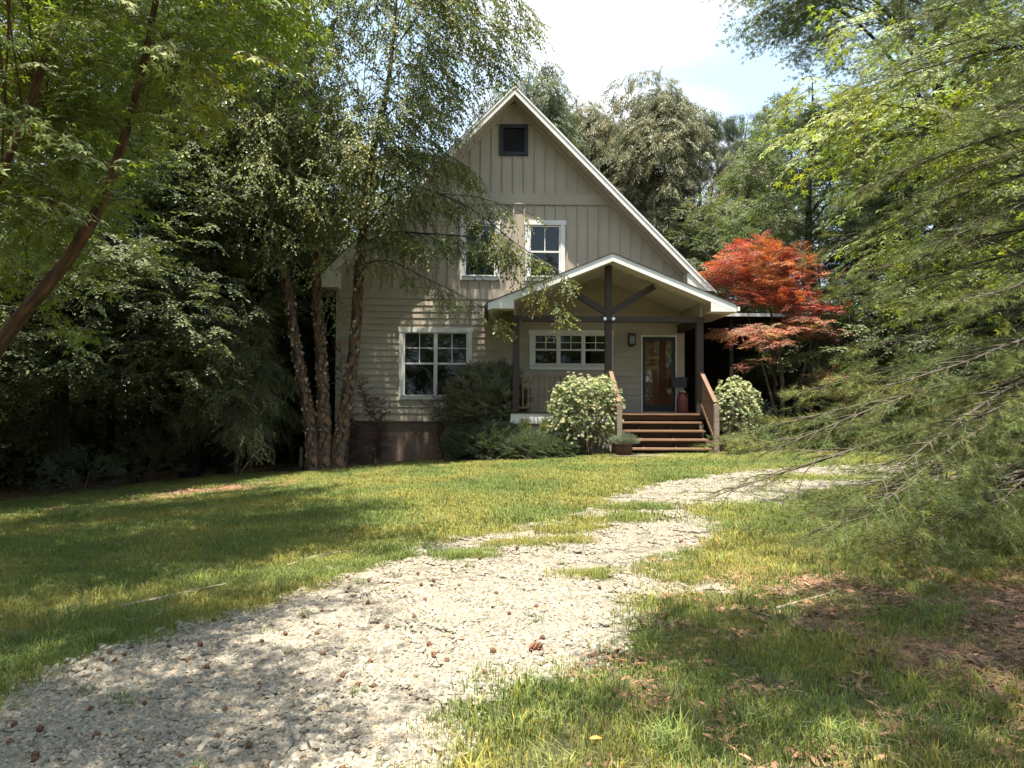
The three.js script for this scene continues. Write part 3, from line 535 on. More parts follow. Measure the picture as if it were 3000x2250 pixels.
{ // porch
  const F = 1.0, zP = 2.1, X0 = 0.69, X1 = 5.505, XM = 3.1, AX = 3.118, AY = 4.735, SL = 0.405, zR = 2.63, E0 = 0.06, E1 = 6.175;
  const floor = mesh('porch_floor', bx(X0 - 0.02, X1 + 0.02, F - 0.16, F - 0.03, 0.032, zP - 0.0), M.riserWood, house);
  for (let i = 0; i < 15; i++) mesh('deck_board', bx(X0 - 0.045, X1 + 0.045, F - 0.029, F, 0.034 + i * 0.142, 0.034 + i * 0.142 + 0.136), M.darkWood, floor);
  mesh('porch_fascia', bx(X0 - 0.05, 3.16, 0.72, F - 0.031, zP + 0.002, zP + 0.042), M.white, house);
  mesh('porch_skirt', bx(X0 - 0.03, 5.5, -0.5, 0.717, zP - 0.05, zP - 0.002), M.skirt, house);
  mesh('porch_skirt', bx(X0 - 0.03, X0 + 0.02, -0.6, 0.83, 0.032, zP - 0.051), M.skirt, house);
  mesh('skirt_cap', bx(X0 - 0.04, 3.16, 0.69, 0.7165, zP + 0.0, zP + 0.03), M.stepWood, house);
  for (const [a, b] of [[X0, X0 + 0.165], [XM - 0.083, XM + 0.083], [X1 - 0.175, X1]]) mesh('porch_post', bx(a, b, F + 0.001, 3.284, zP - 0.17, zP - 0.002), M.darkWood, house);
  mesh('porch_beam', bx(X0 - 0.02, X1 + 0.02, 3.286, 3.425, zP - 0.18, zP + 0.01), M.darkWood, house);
  for (const s of [X0 + 0.02, X1 - 0.16]) mesh('side_beam', bx(s, s + 0.14, 3.2, 3.424, 0.032, zP - 0.182), M.darkWood, house);
  const under = (x) => AY - SL * Math.abs(x - AX);
  mesh('king_post', bx(XM - 0.082, XM + 0.082, 3.427, under(XM) - 0.02, zP - 0.16, zP - 0.004), M.darkWood, house);
  mesh('brace', bar(V(XM - 0.0, 3.5, zP - 0.085), V(1.93, 4.2, zP - 0.085), 0.13, 0.155), M.darkWood, house);
  mesh('brace', bar(V(XM + 0.0, 3.5, zP - 0.087), V(4.26, 4.2, zP - 0.087), 0.13, 0.155), M.darkWood, house);
  // side infill between beam and soffit
  for (const [a, b] of [[X0 + 0.03, X0 + 0.07], [X1 - 0.07, X1 - 0.03]]) mesh('side_panel', prism([[a, 3.426], [b, 3.426], [b, under(b)], [a, under(a)]], 0.034, zP - 0.02), M.siding, house);
  for (const s of [-1, 1]) {
    const end = s < 0 ? E0 : E1, X = (d) => AX + s * d, D = Math.abs(end - AX), yb = (d) => AY - SL * d;
    mesh('porch_soffit', prism([[X(0), yb(0) + 0.002], [X(0), yb(0) + 0.03], [X(D - 0.02), yb(D - 0.02) + 0.03], [X(D - 0.02), yb(D - 0.02) + 0.002]], 0.03, zR - 0.031), M.soffitBead, house);
    mesh('porch_roof_deck', prism([[X(0), yb(0) + 0.032], [X(0), yb(0) + 0.175], [X(D), yb(D) + 0.175], [X(D), yb(D) + 0.032]], 0.0235, zR - 0.032), M.gutter, house);
    mesh('porch_shingles', prism([[X(0), yb(0) + 0.177], [X(0), yb(0) + 0.2], [X(D + 0.03), yb(D + 0.03) + 0.2], [X(D + 0.03), yb(D + 0.03) + 0.177]], 0.0235, zR + 0.02), M.shingle, house);
    mesh('porch_fascia_board', prism([[X(0), yb(0) - 0.01], [X(0), yb(0) + 0.1755], [X(D), yb(D) + 0.1755], [X(D), yb(D) - 0.01]], zR - 0.03, zR), M.white, house);
    const r0 = s < 0 ? AX - 0.695 : 5.545 - AX, yr = s < 0 ? 3.535 : 3.505;
    mesh('porch_return', prism([[X(r0), yr], [X(r0), yb(r0) - 0.011], [X(D), yb(D) - 0.011], [X(D), yr]], zR - 0.0305, zR - 0.002), M.white, house);
    mesh('porch_return_soffit', prism([[X(r0), yr], [X(r0), yr + 0.02], [X(D - 0.002), yr + 0.02], [X(D - 0.002), yr]], zP + 0.02, zR - 0.031), M.soffit, house);
    mesh('porch_eave_fascia', bx(Math.min(X(D - 0.025), X(D - 0.003)), Math.max(X(D - 0.025), X(D - 0.003)), yr + 0.021, yb(D) + 0.03, 0.035, zR - 0.032), M.white, house);
    mesh('gutter', bx(Math.min(X(D + 0.002), X(D + 0.09)), Math.max(X(D + 0.002), X(D + 0.09)), yb(D) + 0.03, yb(D) + 0.13, 0.05, zR - 0.01), s < 0 ? M.gutter : M.white, house);
  }
  // flood lights on the beam
  const fl = mesh('flood_light', [bx(3.045, 3.165, 3.3, 3.4, zP + 0.012, zP + 0.05)], M.black, house);
  for (const x of [2.99, 3.205]) mesh('lamp_head', new THREE.CylinderGeometry(0.04, 0.034, 0.08, 14).rotateX(Math.PI / 2 - 0.25).translate(x, 3.345, zP + 0.08), M.lens, fl);
  // railing on the left bay
  const rail = mesh('porch_railing', [bx(X0 + 0.166, XM - 0.084, 1.89, 1.93, zP - 0.14, zP - 0.03), bx(X0 + 0.166, XM - 0.084, 1.1, 1.14, zP - 0.12, zP - 0.05)], M.railWood, house);
  for (let x = X0 + 0.26; x < XM - 0.12; x += 0.135) mesh('baluster', bx(x - 0.019, x + 0.019, 1.141, 1.889, zP - 0.105, zP - 0.067), M.railWood, rail);
  // steps
  const sx0 = 3.2, sx1 = 5.37;
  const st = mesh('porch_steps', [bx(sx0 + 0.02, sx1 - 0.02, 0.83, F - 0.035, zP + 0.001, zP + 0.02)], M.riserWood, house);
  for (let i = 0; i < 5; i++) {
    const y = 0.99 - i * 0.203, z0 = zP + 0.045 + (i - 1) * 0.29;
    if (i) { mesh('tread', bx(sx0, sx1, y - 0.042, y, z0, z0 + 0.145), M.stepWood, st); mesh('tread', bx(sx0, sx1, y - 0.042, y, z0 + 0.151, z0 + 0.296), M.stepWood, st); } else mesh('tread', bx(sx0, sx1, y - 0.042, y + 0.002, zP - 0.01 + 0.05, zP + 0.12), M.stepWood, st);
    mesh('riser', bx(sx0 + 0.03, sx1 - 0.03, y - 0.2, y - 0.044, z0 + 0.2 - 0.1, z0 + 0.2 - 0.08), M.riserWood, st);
  }
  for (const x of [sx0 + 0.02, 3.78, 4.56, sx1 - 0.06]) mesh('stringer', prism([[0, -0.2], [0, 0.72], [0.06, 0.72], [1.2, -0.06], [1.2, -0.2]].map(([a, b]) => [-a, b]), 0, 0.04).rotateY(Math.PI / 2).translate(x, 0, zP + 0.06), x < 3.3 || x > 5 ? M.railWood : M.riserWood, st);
  for (const [x, side] of [[sx0 - 0.055, -1], [sx1 + 0.065, 1]]) {
    const sr = mesh('stair_rail', [bar(V(x, 2.02, zP + 0.05), V(x, 1.26, 3.36), 0.1, 0.045)], M.railWood, house);
    mesh('lower_rail', bar(V(x, 1.2, zP + 0.08), V(x, 0.36, 3.34), 0.05, 0.08), M.railWood, sr);
    mesh('newel_post', prism([[x - 0.057, -0.15], [x + 0.057, -0.15], [x + 0.057, 1.2], [x, 1.245], [x - 0.057, 1.2]], 3.36, 3.46), M.postGrey, sr);
    for (let i = 0; i < 9; i++) { const t = (i + 0.7) / 9.4, z = lerp(zP + 0.08, 3.34, t); mesh('baluster', bx(x - 0.018, x + 0.018, lerp(1.24, 0.4, t), lerp(1.99, 1.27, t), z - 0.018, z + 0.018), M.railWood, sr); }
  }
}
{ // low carport wing behind the red maple
  const c = thing('carport', 'low dark carport with a pale roof edge behind the red maple', 'carport', [0, 0, 0]);
  mesh('roof', bx(6.4, 10.9, 4.02, 4.14, -9, -2.9), M.shingle, c);
  mesh('roof_edge', bx(6.4, 10.9, 4.03, 4.13, -2.898, -2.86), M.white, c);
  for (const x of [7.9, 9.3, 10.75]) mesh('post', bx(x - 0.06, x + 0.06, -0.1, 4.018, -3.3, -3.18), M.darkWood, c);
  mesh('rear_wall', bx(6.0, 11.2, -0.2, 4.015, -9.1, -9.0), M.darkWood, c);
  mesh('side_wall', bx(10.9, 11.0, -0.2, 2.4, -9, -3.2), M.darkWood, c);
}
{ // low dark shed at the left edge
  const s = thing('shed', 'low dark shed with a grey metal roof edge among the left trees', 'shed', [-14.0, G(-14, -0.5), -0.8], 0.18);
  mesh('wall', bx(-2.5, 2.5, -0.3, 1.0, -3, 0), M.darkWood, s);
  mesh('roof', prism([[-2.7, 1.003], [2.7, 1.003], [2.7, 1.06], [-2.7, 1.06]], -3.2, 0.25), std([0.4, 0.41, 0.42], { roughness: 0.4, metalness: 0.3 }), s);
}

// ------------------------------------------------------------------ porch and yard objects
const lathe = (pts, n = 24) => { const g = new THREE.LatheGeometry(pts.map(([r, y]) => new THREE.Vector2(r, y)), n); return g; };
{
  const c = thing('milk_can', 'rusty red milk can with a pale lid beside the front door', 'milk can', [5.25, 1.001, 0.95]);
  mesh('body', lathe([[0, 0], [0.15, 0], [0.155, 0.02], [0.155, 0.34], [0.15, 0.37], [0.1, 0.44], [0.092, 0.5], [0.11, 0.53], [0, 0.53]]), M.canRed, c);
  mesh('lid', lathe([[0, 0.531], [0.115, 0.531], [0.12, 0.55], [0.075, 0.565], [0.07, 0.6], [0, 0.605]]), M.weathered, c);
  for (const s of [-1, 1]) mesh('handle', new THREE.TorusGeometry(0.045, 0.009, 8, 16, Math.PI).rotateZ(-s * Math.PI / 2).translate(s * 0.105, 0.45, 0), M.canRed, c);
  const b = thing('planter_box', 'black planter box on the porch behind the milk can', 'planter', [5.28, 1.001, 0.42]);
  mesh('box', prism([[-0.2, 0.68], [0.2, 0.68], [0.22, 0.95], [-0.22, 0.95]], -0.1, 0.1), M.black, b);
  for (const x of [-0.16, 0.16]) mesh('leg', bx(x - 0.015, x + 0.015, 0, 0.679, -0.015, 0.015), M.black, b);
  mesh('soil', bx(-0.21, 0.21, 0.951, 0.956, -0.09, 0.09), M.barkDark, b);
}
{ // slatted porch chair behind the railing
  const c = thing('porch_chair', 'slatted wooden porch chair behind the railing and the pale shrub', 'chair', [2.35, 1.001, 1.15], -0.7);
  const wd = M.railWood;
  for (const x of [-0.28, 0.28]) { mesh('leg', bx(x - 0.025, x + 0.025, 0, 0.56, 0.22, 0.27), wd, c); mesh('leg', bar(V(x, 0, -0.42), V(x, 0.42, 0.1), 0.05, 0.05), wd, c); mesh('arm', bx(x - 0.07, x + 0.07, 0.561, 0.585, -0.35, 0.33), wd, c); }
  for (let i = 0; i < 5; i++) mesh('seat_slat', bar(V(-0.26, 0.38 - i * 0.03, 0.2 - i * 0.11), V(0.26, 0.38 - i * 0.03, 0.2 - i * 0.11), 0.095, 0.02), wd, c);
  for (let i = 0; i < 5; i++) mesh('back_slat', bar(V(-0.22 + i * 0.11, 0.24, -0.26), V(-0.24 + i * 0.12, 0.98 - Math.abs(i - 2) * 0.05, -0.52), 0.095, 0.02, V(0, 0.3, 1)), wd, c);
}
function pot(label, x, z, r, h, tint, seed) {
  const y = Gs(x, z), p = thing('flower_pot', label, 'flower pot', [x, y + 0.012, z], 0, 'terracotta pots beside the steps');
  mesh('pot', lathe([[0, 0], [r * 0.62, 0], [r * 0.9, h * 0.3], [r, h * 0.62], [r * 0.93, h * 0.9], [r * 0.98, h * 0.93], [r * 0.98, h], [r * 0.86, h], [r * 0.84, h * 0.88], [0, h * 0.86]], 28), M.pot, p);
  const R = rng(seed), it = []; for (let i = 0; i < 90; i++) { const a = R() * 6.28, q = Math.sqrt(R()) * r * 0.95; it.push({ m: along(V(Math.cos(a) * q, h * 0.9 + R() * 0.14 * (1 - q / r * 0.6), Math.sin(a) * q), V(Math.cos(a) * q * 4 + (R() - 0.5) * 0.5, 0.9 - q * 2, Math.sin(a) * q * 4 + (R() - 0.5) * 0.5), 0.55 + 0.35 * R(), R), c: vary(tint, R) }); }
  instanced('foliage', S.fern, L.broad, it, p);
}
pot('round clay pot with feathery green plant left of the steps', 3.18, 3.78, 0.205, 0.3, [0.13, 0.19, 0.1], 81);
pot('clay pot with yellow green plant right of the steps', 5.78, 3.72, 0.19, 0.3, [0.2, 0.25, 0.08], 82);
{
  const s = mesh('stone_landing', prism([[2.95, -3.52], [2.9, -4.1], [5.9, -4.22], [6.1, -3.55]], -0.02, 0.03).rotateX(-Math.PI / 2).translate(0, Gs(4.4, 3.8) + 0.02, 0), M.concrete);
  tag(s, 'flat pale stone landing at the foot of the steps', 'landing');
}
{ // small fixtures by the foundation
  const b = thing('outlet_box', 'small white outlet box on a stem by the foundation', 'outlet box', [-3.02, Gs(-3.02, 0.35), 0.3]);
  mesh('box', [bx(-0.065, 0.065, 0.36, 0.5, -0.04, 0.05), bx(-0.07, 0.07, 0.5005, 0.515, -0.045, 0.06)], M.white, b); mesh('stem', bx(-0.02, 0.02, -0.1, 0.359, -0.02, 0.02), M.black, b);
  const k = thing('wooden_stake', 'pale wooden stake standing left of the birch trunks', 'stake', [-4.92, Gs(-4.92, 0.4), 0.4]);
  mesh('post', prism([[-0.04, -0.1], [0.04, -0.1], [0.04, 0.6], [0.0, 0.63], [-0.04, 0.6]], -0.03, 0.03), M.weathered, k);
  const t = thing('landscape_timber', 'dark landscape timber lying at the foot of the birch', 'timber', [-4.35, Gs(-4.6, 1.3) + 0.06, 1.35], 0.25);
  mesh('timber', new THREE.CapsuleGeometry(0.085, 1.0, 4, 10).rotateZ(Math.PI / 2), M.barkDark, t);
}

// ------------------------------------------------------------------ shrubs
function shrub(o) { // foliage on many stems inside an ellipsoid
  const R = rng(o.seed), x = o.at[0], z = o.at[1], y0 = Gs(x, z) - 0.03, g = thing(o.name, o.label, 'shrub', [x, y0, z], 0, o.group), st = [], it = [];
  const [rx, ry, rz] = o.r, cy = o.cy ?? ry;
  for (let i = 0; i < o.stems; i++) { const v = randIn(R), e = V(v.x * rx * 0.85, cy + Math.abs(v.y) * ry * 0.75, v.z * rz * 0.85), s = V(v.x * rx * 0.3, 0, v.z * rz * 0.3); st.push(tube([s, s.clone().lerp(e, 0.5).add(V((R() - 0.5) * 0.1, 0.05, (R() - 0.5) * 0.1)), e], [0.012, 0.009, 0.004], 5, 6)); }
  for (let i = 0; i < o.n; i++) {
    const v = randIn(R), l = v.length() || 1; v.multiplyScalar(Math.pow(l, 0.3) / l);
    const lump = 1 + 0.2 * n3(v.x * 2.5 + o.seed, v.y * 2.5, v.z * 2.5) + 0.1 * n3(v.x * 6 + o.seed, v.y * 6, v.z * 6);
    if (o.bareLow && v.y < -0.1 && R() < o.bareLow * (-v.y)) continue;
    const sq = o.square ?? 1, q = (a) => Math.sign(a) * Math.pow(Math.abs(a), sq), p = V(q(v.x) * rx * lump, cy + q(v.y) * ry * lump, q(v.z) * rz * lump);
    if (p.y < 0.04) continue;
    const d = V(v.x, v.y + 0.5, v.z).add(V((R() - 0.5) * 1, (R() - 0.3) * 0.8, (R() - 0.5) * 1)), tc = o.tint[Math.floor(R() * o.tint.length)];
    it.push({ m: along(p, d, (o.scale ?? 1) * (0.75 + 0.5 * R()), R), c: vary(tc, R, 0.2) });
  }
  if (st.length) mesh('stems', st, M.twig, g).userData.kind = 'stuff';
  instanced('foliage', o.spray, o.leaf ?? L.glossy, it, g); return g;
}
const CREAM = [[0.5, 0.52, 0.29], [0.42, 0.46, 0.22], [0.24, 0.31, 0.11], [0.55, 0.54, 0.36], [0.2, 0.27, 0.09]];
shrub({ name: 'variegated_shrub', label: 'rounded cream and green variegated shrub left of the steps', at: [2.42, 2.85], r: [0.82, 0.92, 0.6], cy: 1.02, n: 3700, stems: 44, spray: S.rosette, tint: CREAM, scale: 0.92, seed: 101, square: 0.8, bareLow: 1.5, group: 'variegated shrubs flanking the steps' });
shrub({ name: 'variegated_shrub', label: 'cream variegated shrub right of the stair railing', at: [6.2, 2.45], r: [0.56, 0.82, 0.5], cy: 1.05, n: 1900, stems: 30, spray: S.rosette, tint: CREAM, scale: 0.92, seed: 102, bareLow: 1.5, group: 'variegated shrubs flanking the steps' });
shrub({ name: 'evergreen_shrub', label: 'dark leafy evergreen shrub at the porch corner', at: [0.05, 1.35], r: [0.85, 0.92, 0.6], cy: 1.32, n: 1500, stems: 22, spray: S.dense, tint: [[0.11, 0.14, 0.06], [0.16, 0.19, 0.09], [0.22, 0.24, 0.13]], scale: 1.25, seed: 103, square: 0.85 });
const LOW = [[0.075, 0.125, 0.035], [0.1, 0.16, 0.035], [0.06, 0.1, 0.035]];
[[-0.3, 1.9, 0.6, 0.36, 'low green spreading shrub at the left end of the porch bed'], [0.4, 2.3, 0.6, 0.4, 'low green shrub below the dark evergreen'], [1.15, 2.75, 0.6, 0.24, 'low green shrub in front of the porch skirt'], [1.75, 3.05, 0.42, 0.17, 'small low shrub at the foot of the cream shrub']].forEach(([x, z, r, h, label], i) => shrub({ name: 'low_shrub', label, at: [x, z], r: [r, h, r * 0.6], cy: h * 0.9, n: 680, stems: 10, spray: S.fern, tint: LOW, scale: 0.9, seed: 110 + i, leaf: L.broad, group: 'low green shrubs along the porch' }));
[[0.98, 2.45, 'left yellow green sprig rising before the porch skirt'], [1.5, 2.5, 'right yellow green sprig rising before the porch skirt']].forEach(([x, z, label], i) => shrub({ name: 'upright_shrub', label, at: [x, z], r: [0.09, 0.34, 0.09], cy: 0.55, n: 150, stems: 6, spray: S.fern, tint: [[0.24, 0.3, 0.06], [0.17, 0.24, 0.05]], scale: 0.6, seed: 120 + i, leaf: L.broad, group: 'upright sprigs before the porch skirt' }));
[[6.95, 1.2, 'leafy shrub in the shade below the red maple'], [9.6, 0.9, 'rounded green and bronze shrub right of the red maple trunk'], [-9.3, 3.3, 'small bright sapling bush at the left wood edge'], [-8.6, 1.4, 'low leafy bush between the dark left trunks']].forEach(([x, z, label], i) => shrub({ name: 'woodland_shrub', label, at: [x, z], r: [0.7 + 0.35 * (i === 1), [0.55, 1.15, 0.4, 0.6][i], 0.7], cy: [0.6, 1.2, 0.4, 0.6][i], n: [120, 420, 90, 130][i], stems: 9, spray: S.oak, tint: i === 1 ? [[0.12, 0.13, 0.03], [0.2, 0.11, 0.03], [0.09, 0.13, 0.03]] : [[0.07, 0.1, 0.03], [0.1, 0.14, 0.035]], scale: 0.6, seed: 130 + i, leaf: L.broad }));
function crape(label, x, z, stems, seed) { // thin dark red stems leaning over the foundation
  const R = rng(seed), y0 = Gs(x, z) - 0.03, g = thing('crape_myrtle', label, 'shrub', [x, y0, z], 0, 'crape myrtles before the foundation'), st = [], it = [];
  for (const [dx, dz, h] of stems) {
    const pts = [V((R() - 0.5) * 0.25, 0, (R() - 0.5) * 0.15), V(dx * 0.4 + (R() - 0.5) * 0.1, h * 0.5, dz * 0.4), V(dx, h, dz)]; st.push(tube(pts, [0.014, 0.01, 0.003], 5, 8)); const cv = new THREE.CatmullRomCurve3(pts);
    for (let i = 0; i < h * 34; i++) { const t = 0.1 + 0.9 * R(), p = cv.getPoint(t); it.push({ m: along(p, V((R() - 0.5) * 2, R() * 0.7, (R() - 0.5) * 2), 0.5 + 0.55 * R(), R), c: vary(R() < 0.5 ? [0.1, 0.065, 0.04] : [0.13, 0.065, 0.055], R, 0.3) }); }
  }
  mesh('stems', st, M.twig, g).userData.kind = 'stuff'; instanced('foliage', S.crape, L.glossy, it, g); return g;
}
crape('tall dark red crape myrtle just right of the birch', -2.75, 0.95, [[-0.65, 0.1, 2.6], [-0.45, 0.1, 2.1], [-0.2, 0, 1.6], [0.15, 0.1, 1.5], [-0.9, 0, 1.3], [0.0, 0.1, 1.9]], 141);
crape('dark red crape myrtle below the paired window', -1.05, 0.9, [[-0.25, 0, 2.0], [0.1, 0.1, 1.9], [-0.5, 0, 1.5], [0.35, 0, 1.5], [0.5, 0.1, 1.2], [-0.1, 0, 1.3]], 142);
{ const g = crape('crape myrtle with red blooms between the birch trunks', -3.6, 0.75, [[-0.25, 0, 3.2], [0.1, 0, 1.5], [0.3, 0.1, 1.2], [-0.4, 0, 1.2]], 143); const R = rng(9), it = []; for (let i = 0; i < 16; i++) it.push({ m: along(V(-0.25 + (R() - 0.5) * 0.22, 3.15 + (R() - 0.4) * 0.3, (R() - 0.5) * 0.2), V(R() - 0.5, 0.6, R() - 0.5), 0.35, R), c: vary([0.5, 0.03, 0.06], R) }); instanced('blossoms', S.crape, L.broad, it, g); }

// ------------------------------------------------------------------ near trees
// river birch: three leaning trunks from one foot
const birchTint = [[0.16, 0.19, 0.028], [0.125, 0.16, 0.026], [0.2, 0.22, 0.03]];
{
  const g = tree({
    name: 'river_birch', label: 'three trunked river birch with peeling bark at the house corner', category: 'tree', base: [-4.0, 1.5], r: 0.15, flare: 1.5, seed: 201, bark: M.birch, limbMat: M.barkGrey,
    stems: [
      [[-4.35, -0.65, 1.55], [-4.45, 0.6, 1.5], [-4.75, 2.2, 1.5], [-5.12, 4.4, 1.5], [-5.7, 6.4, 1.5], [-6.3, 9.1, 1.4], [-6.8, 13, 1.2]],
      [[-4.05, -0.65, 1.5], [-4.12, 1.0, 1.45], [-4.2, 2.2, 1.4], [-4.42, 5.2, 1.3], [-4.5, 8.2, 1.1], [-4.75, 11.2, 1.0], [-4.8, 14, 0.9]],
      [[-3.75, -0.65, 1.5], [-3.62, 0.7, 1.5], [-3.35, 2.5, 1.6], [-3.18, 5.0, 1.7], [-2.95, 7.2, 1.8], [-2.5, 9.3, 1.9], [-2.2, 12.8, 2.0]],
    ],
    stemR: [0.145, 0.155, 0.165], spray: [S.birch, S.birch2], leaf: L.glossy, tint: birchTint, clump: 0.8, m: 15, flat: 0.85, droop: 0.55, arch: 0.3, scale: 1.12,
    crown: [
      { abs: 1, c: [-5.8, 10.2, 2.2], r: [2.2, 4.2, 1.8], n: 64 }, { abs: 1, c: [-2.9, 10.6, 2.6], r: [2.7, 3.9, 1.8], n: 78 }, { abs: 1, c: [-1.0, 11.3, 3.0], r: [2.0, 2.0, 1.5], n: 34 },
      { abs: 1, c: [-4.4, 6.6, 2.6], r: [1.7, 1.9, 1.2], n: 22 }, { abs: 1, c: [-2.4, 7.2, 2.9], r: [1.2, 1.5, 1.0], n: 13 }, { abs: 1, c: [-6.2, 6.0, 2.0], r: [1.4, 1.6, 1.2], n: 18 },
    ],
    limbs: [
      { p: [[-3.2, 5.2, 1.7], [-2.4, 5.45, 2.2], [-1.5, 5.35, 2.6], [-0.5, 5.25, 2.8], [0.5, 5.05, 2.9]], r: 0.04, step: 0.24, m: 6, len: 0.95, droop: 0.25, sag: 0.3, leafDroop: 0.4 },
      { p: [[-3.2, 4.7, 1.8], [-2.4, 4.7, 2.5], [-1.4, 4.2, 2.9], [-0.5, 3.75, 3.0], [0.35, 3.25, 3.0]], r: 0.025, step: 0.3, m: 3.5, len: 0.6, droop: 0.4, sag: 0.4, leafDroop: 0.5 },
      { p: [[-3.0, 6.4, 1.8], [-1.8, 6.5, 2.6], [-0.4, 5.9, 3.0], [0.8, 5.0, 3.0], [1.9, 4.35, 2.9]], r: 0.03, step: 0.28, m: 4.2, len: 0.65, droop: 0.3, sag: 0.4, leafDroop: 0.5, from: 1.0 },
      { p: [[-3.1, 6.0, 1.8], [-2.2, 6.2, 2.4], [-1.2, 6.3, 2.7], [-0.2, 6.2, 2.8], [1.0, 5.85, 2.8]], r: 0.028, step: 0.28, m: 4.5, len: 0.7, droop: 0.3, sag: 0.35, leafDroop: 0.5 },
      { p: [[-2.9, 7.4, 1.8], [-2.0, 7.6, 2.2], [-1.1, 7.4, 2.5], [-0.3, 6.9, 2.6]], r: 0.03, step: 0.22, m: 7, len: 0.9, droop: 0.3, sag: 0.35, leafDroop: 0.5 },
      { p: [[0.3, 5.1, 2.9], [0.8, 4.5, 3.0], [1.4, 3.9, 3.0], [1.95, 3.45, 2.95]], r: 0.012, step: 0.3, m: 3, len: 0.4, droop: 0.3, sag: 0.3, leafDroop: 0.6 },
      { p: [[-5.2, 4.6, 1.5], [-6.2, 5.4, 2.0], [-7.2, 6.2, 2.3], [-8.1, 6.6, 2.4]], r: 0.04, step: 0.26, m: 5, len: 1.0, droop: 0.2, leafDroop: 0.4 },
      { p: [[-4.3, 4.2, 1.4], [-3.9, 4.0, 1.9], [-3.6, 3.6, 2.2]], r: 0.012, step: 0.3, m: 4, len: 0.4, leafDroop: 0.4 },
    ],
  });
  // curling flakes of bark along the lower trunks
  const R = rng(77), F = new Faces(), paths = [[[-4.35, -0.5, 1.55], [-4.45, 0.6, 1.5], [-4.75, 2.2, 1.5], [-5.12, 4.4, 1.5], [-5.7, 6.4, 1.5]], [[-4.05, -0.5, 1.5], [-4.12, 1.0, 1.45], [-4.2, 2.2, 1.4], [-4.42, 5.2, 1.3], [-4.5, 8.2, 1.1]], [[-3.75, -0.5, 1.5], [-3.62, 0.7, 1.5], [-3.35, 2.5, 1.6], [-3.18, 5.0, 1.7], [-2.95, 7.2, 1.8]]].map((a) => new THREE.CatmullRomCurve3(a.map((p) => V(...p)), false, 'centripetal'));
  paths.forEach((c, k) => { for (let i = 0; i < 330; i++) {
    const t = R(), p = c.getPoint(t), d = c.getTangent(t), a = R() * 6.28, r = lerp(0.165, 0.12, t), side = V(Math.cos(a), 0, Math.sin(a)), w = 0.015 + 0.03 * R(), l = 0.03 + 0.08 * R(), o = p.clone().addScaledVector(side, r * 0.98), tan = side.clone().cross(d).normalize(), sg = R() < 0.5 ? 1 : -1, s = 0.28 + 0.5 * R(), col = R() < 0.4 ? [0.62 * s, 0.47 * s, 0.36 * s] : R() < 0.5 ? [0.36 * s, 0.25 * s, 0.18 * s] : [0.5 * s, 0.45 * s, 0.4 * s];
    const q = (u, v, h) => o.clone().addScaledVector(tan, u * w * sg).addScaledVector(d, v * l).addScaledVector(side, h);
    const A = q(0, -0.5, 0), B = q(0, 0.5, 0), C = q(1, -0.4, 0.012), D = q(1, 0.4, 0.014), E = q(1.5, -0.25, 0.03 * R() + 0.015), H = q(1.4, 0.3, 0.03 * R() + 0.015); F.tri(A, B, C, col); F.tri(B, D, C, col); F.tri(C, D, E, col); F.tri(D, H, E, col);
  } });
  mesh('peeling_bark', F.build().translate(-g.position.x, -g.position.y, -g.position.z), std([1, 1, 1], { vertexColors: true, roughness: 0.85, side: THREE.DoubleSide }), g).userData.kind = 'stuff';
}
// broad star-leaved tree at the near left
tree({
  name: 'sweetgum_tree', label: 'leaning star leaved tree filling the near upper left corner', base: [-6.3, 13.2], r: 0.085, seed: 202, bark: M.barkRed, sides: 10,
  stems: [[[-6.3, -0.8, 13.2], [-5.6, 0.6, 13.4], [-4.97, 1.77, 13.5], [-4.2, 2.81, 13.5], [-3.85, 3.6, 13.5], [-3.4, 5.4, 13.6], [-3.0, 8.2, 14.0]], [[-6.3, -0.8, 13.2], [-5.7, 1.2, 13.9], [-4.95, 2.7, 14.1], [-4.53, 3.6, 14.1], [-4.1, 4.8, 14.2], [-3.7, 6.2, 14.6], [-3.2, 8.6, 15.2]]],
  stemR: [0.085, 0.05], spray: [S.star], leaf: L.broad, tint: [[0.18, 0.25, 0.016], [0.15, 0.22, 0.016], [0.24, 0.29, 0.018]], clump: 0.62, m: 8, flat: 0.55, droop: 0.3, limbR: 0.5, scale: 1.12,
  crown: [
    { abs: 1, c: [-4.6, 4.7, 13.8], r: [1.3, 1.5, 1.2], n: 46, shell: 0.8 }, { abs: 1, c: [-3.3, 5.3, 13.6], r: [1.1, 0.9, 1.0], n: 18, shell: 0.8 }, { abs: 1, c: [-5.0, 3.0, 13.2], r: [1.0, 0.9, 0.8], n: 14, shell: 0.8 },
    { abs: 1, c: [-3.0, 6.7, 13.4], r: [2.0, 1.0, 1.9], n: 18 }, { abs: 1, c: [-3.5, 6.6, 17.8], r: [2.2, 0.8, 2.2], n: 84, shell: 0.9 }, { abs: 1, c: [-6.4, 6.4, 14.2], r: [2.2, 1.2, 2.6], n: 12 }, { abs: 1, c: [-4.7, 6.9, 16.2], r: [2.3, 0.7, 1.2], n: 34, shell: 0.9 }, { abs: 1, c: [-2.1, 6.2, 18.9], r: [0.9, 0.5, 1.1], n: 14, shell: 0.9 },
  ],
});
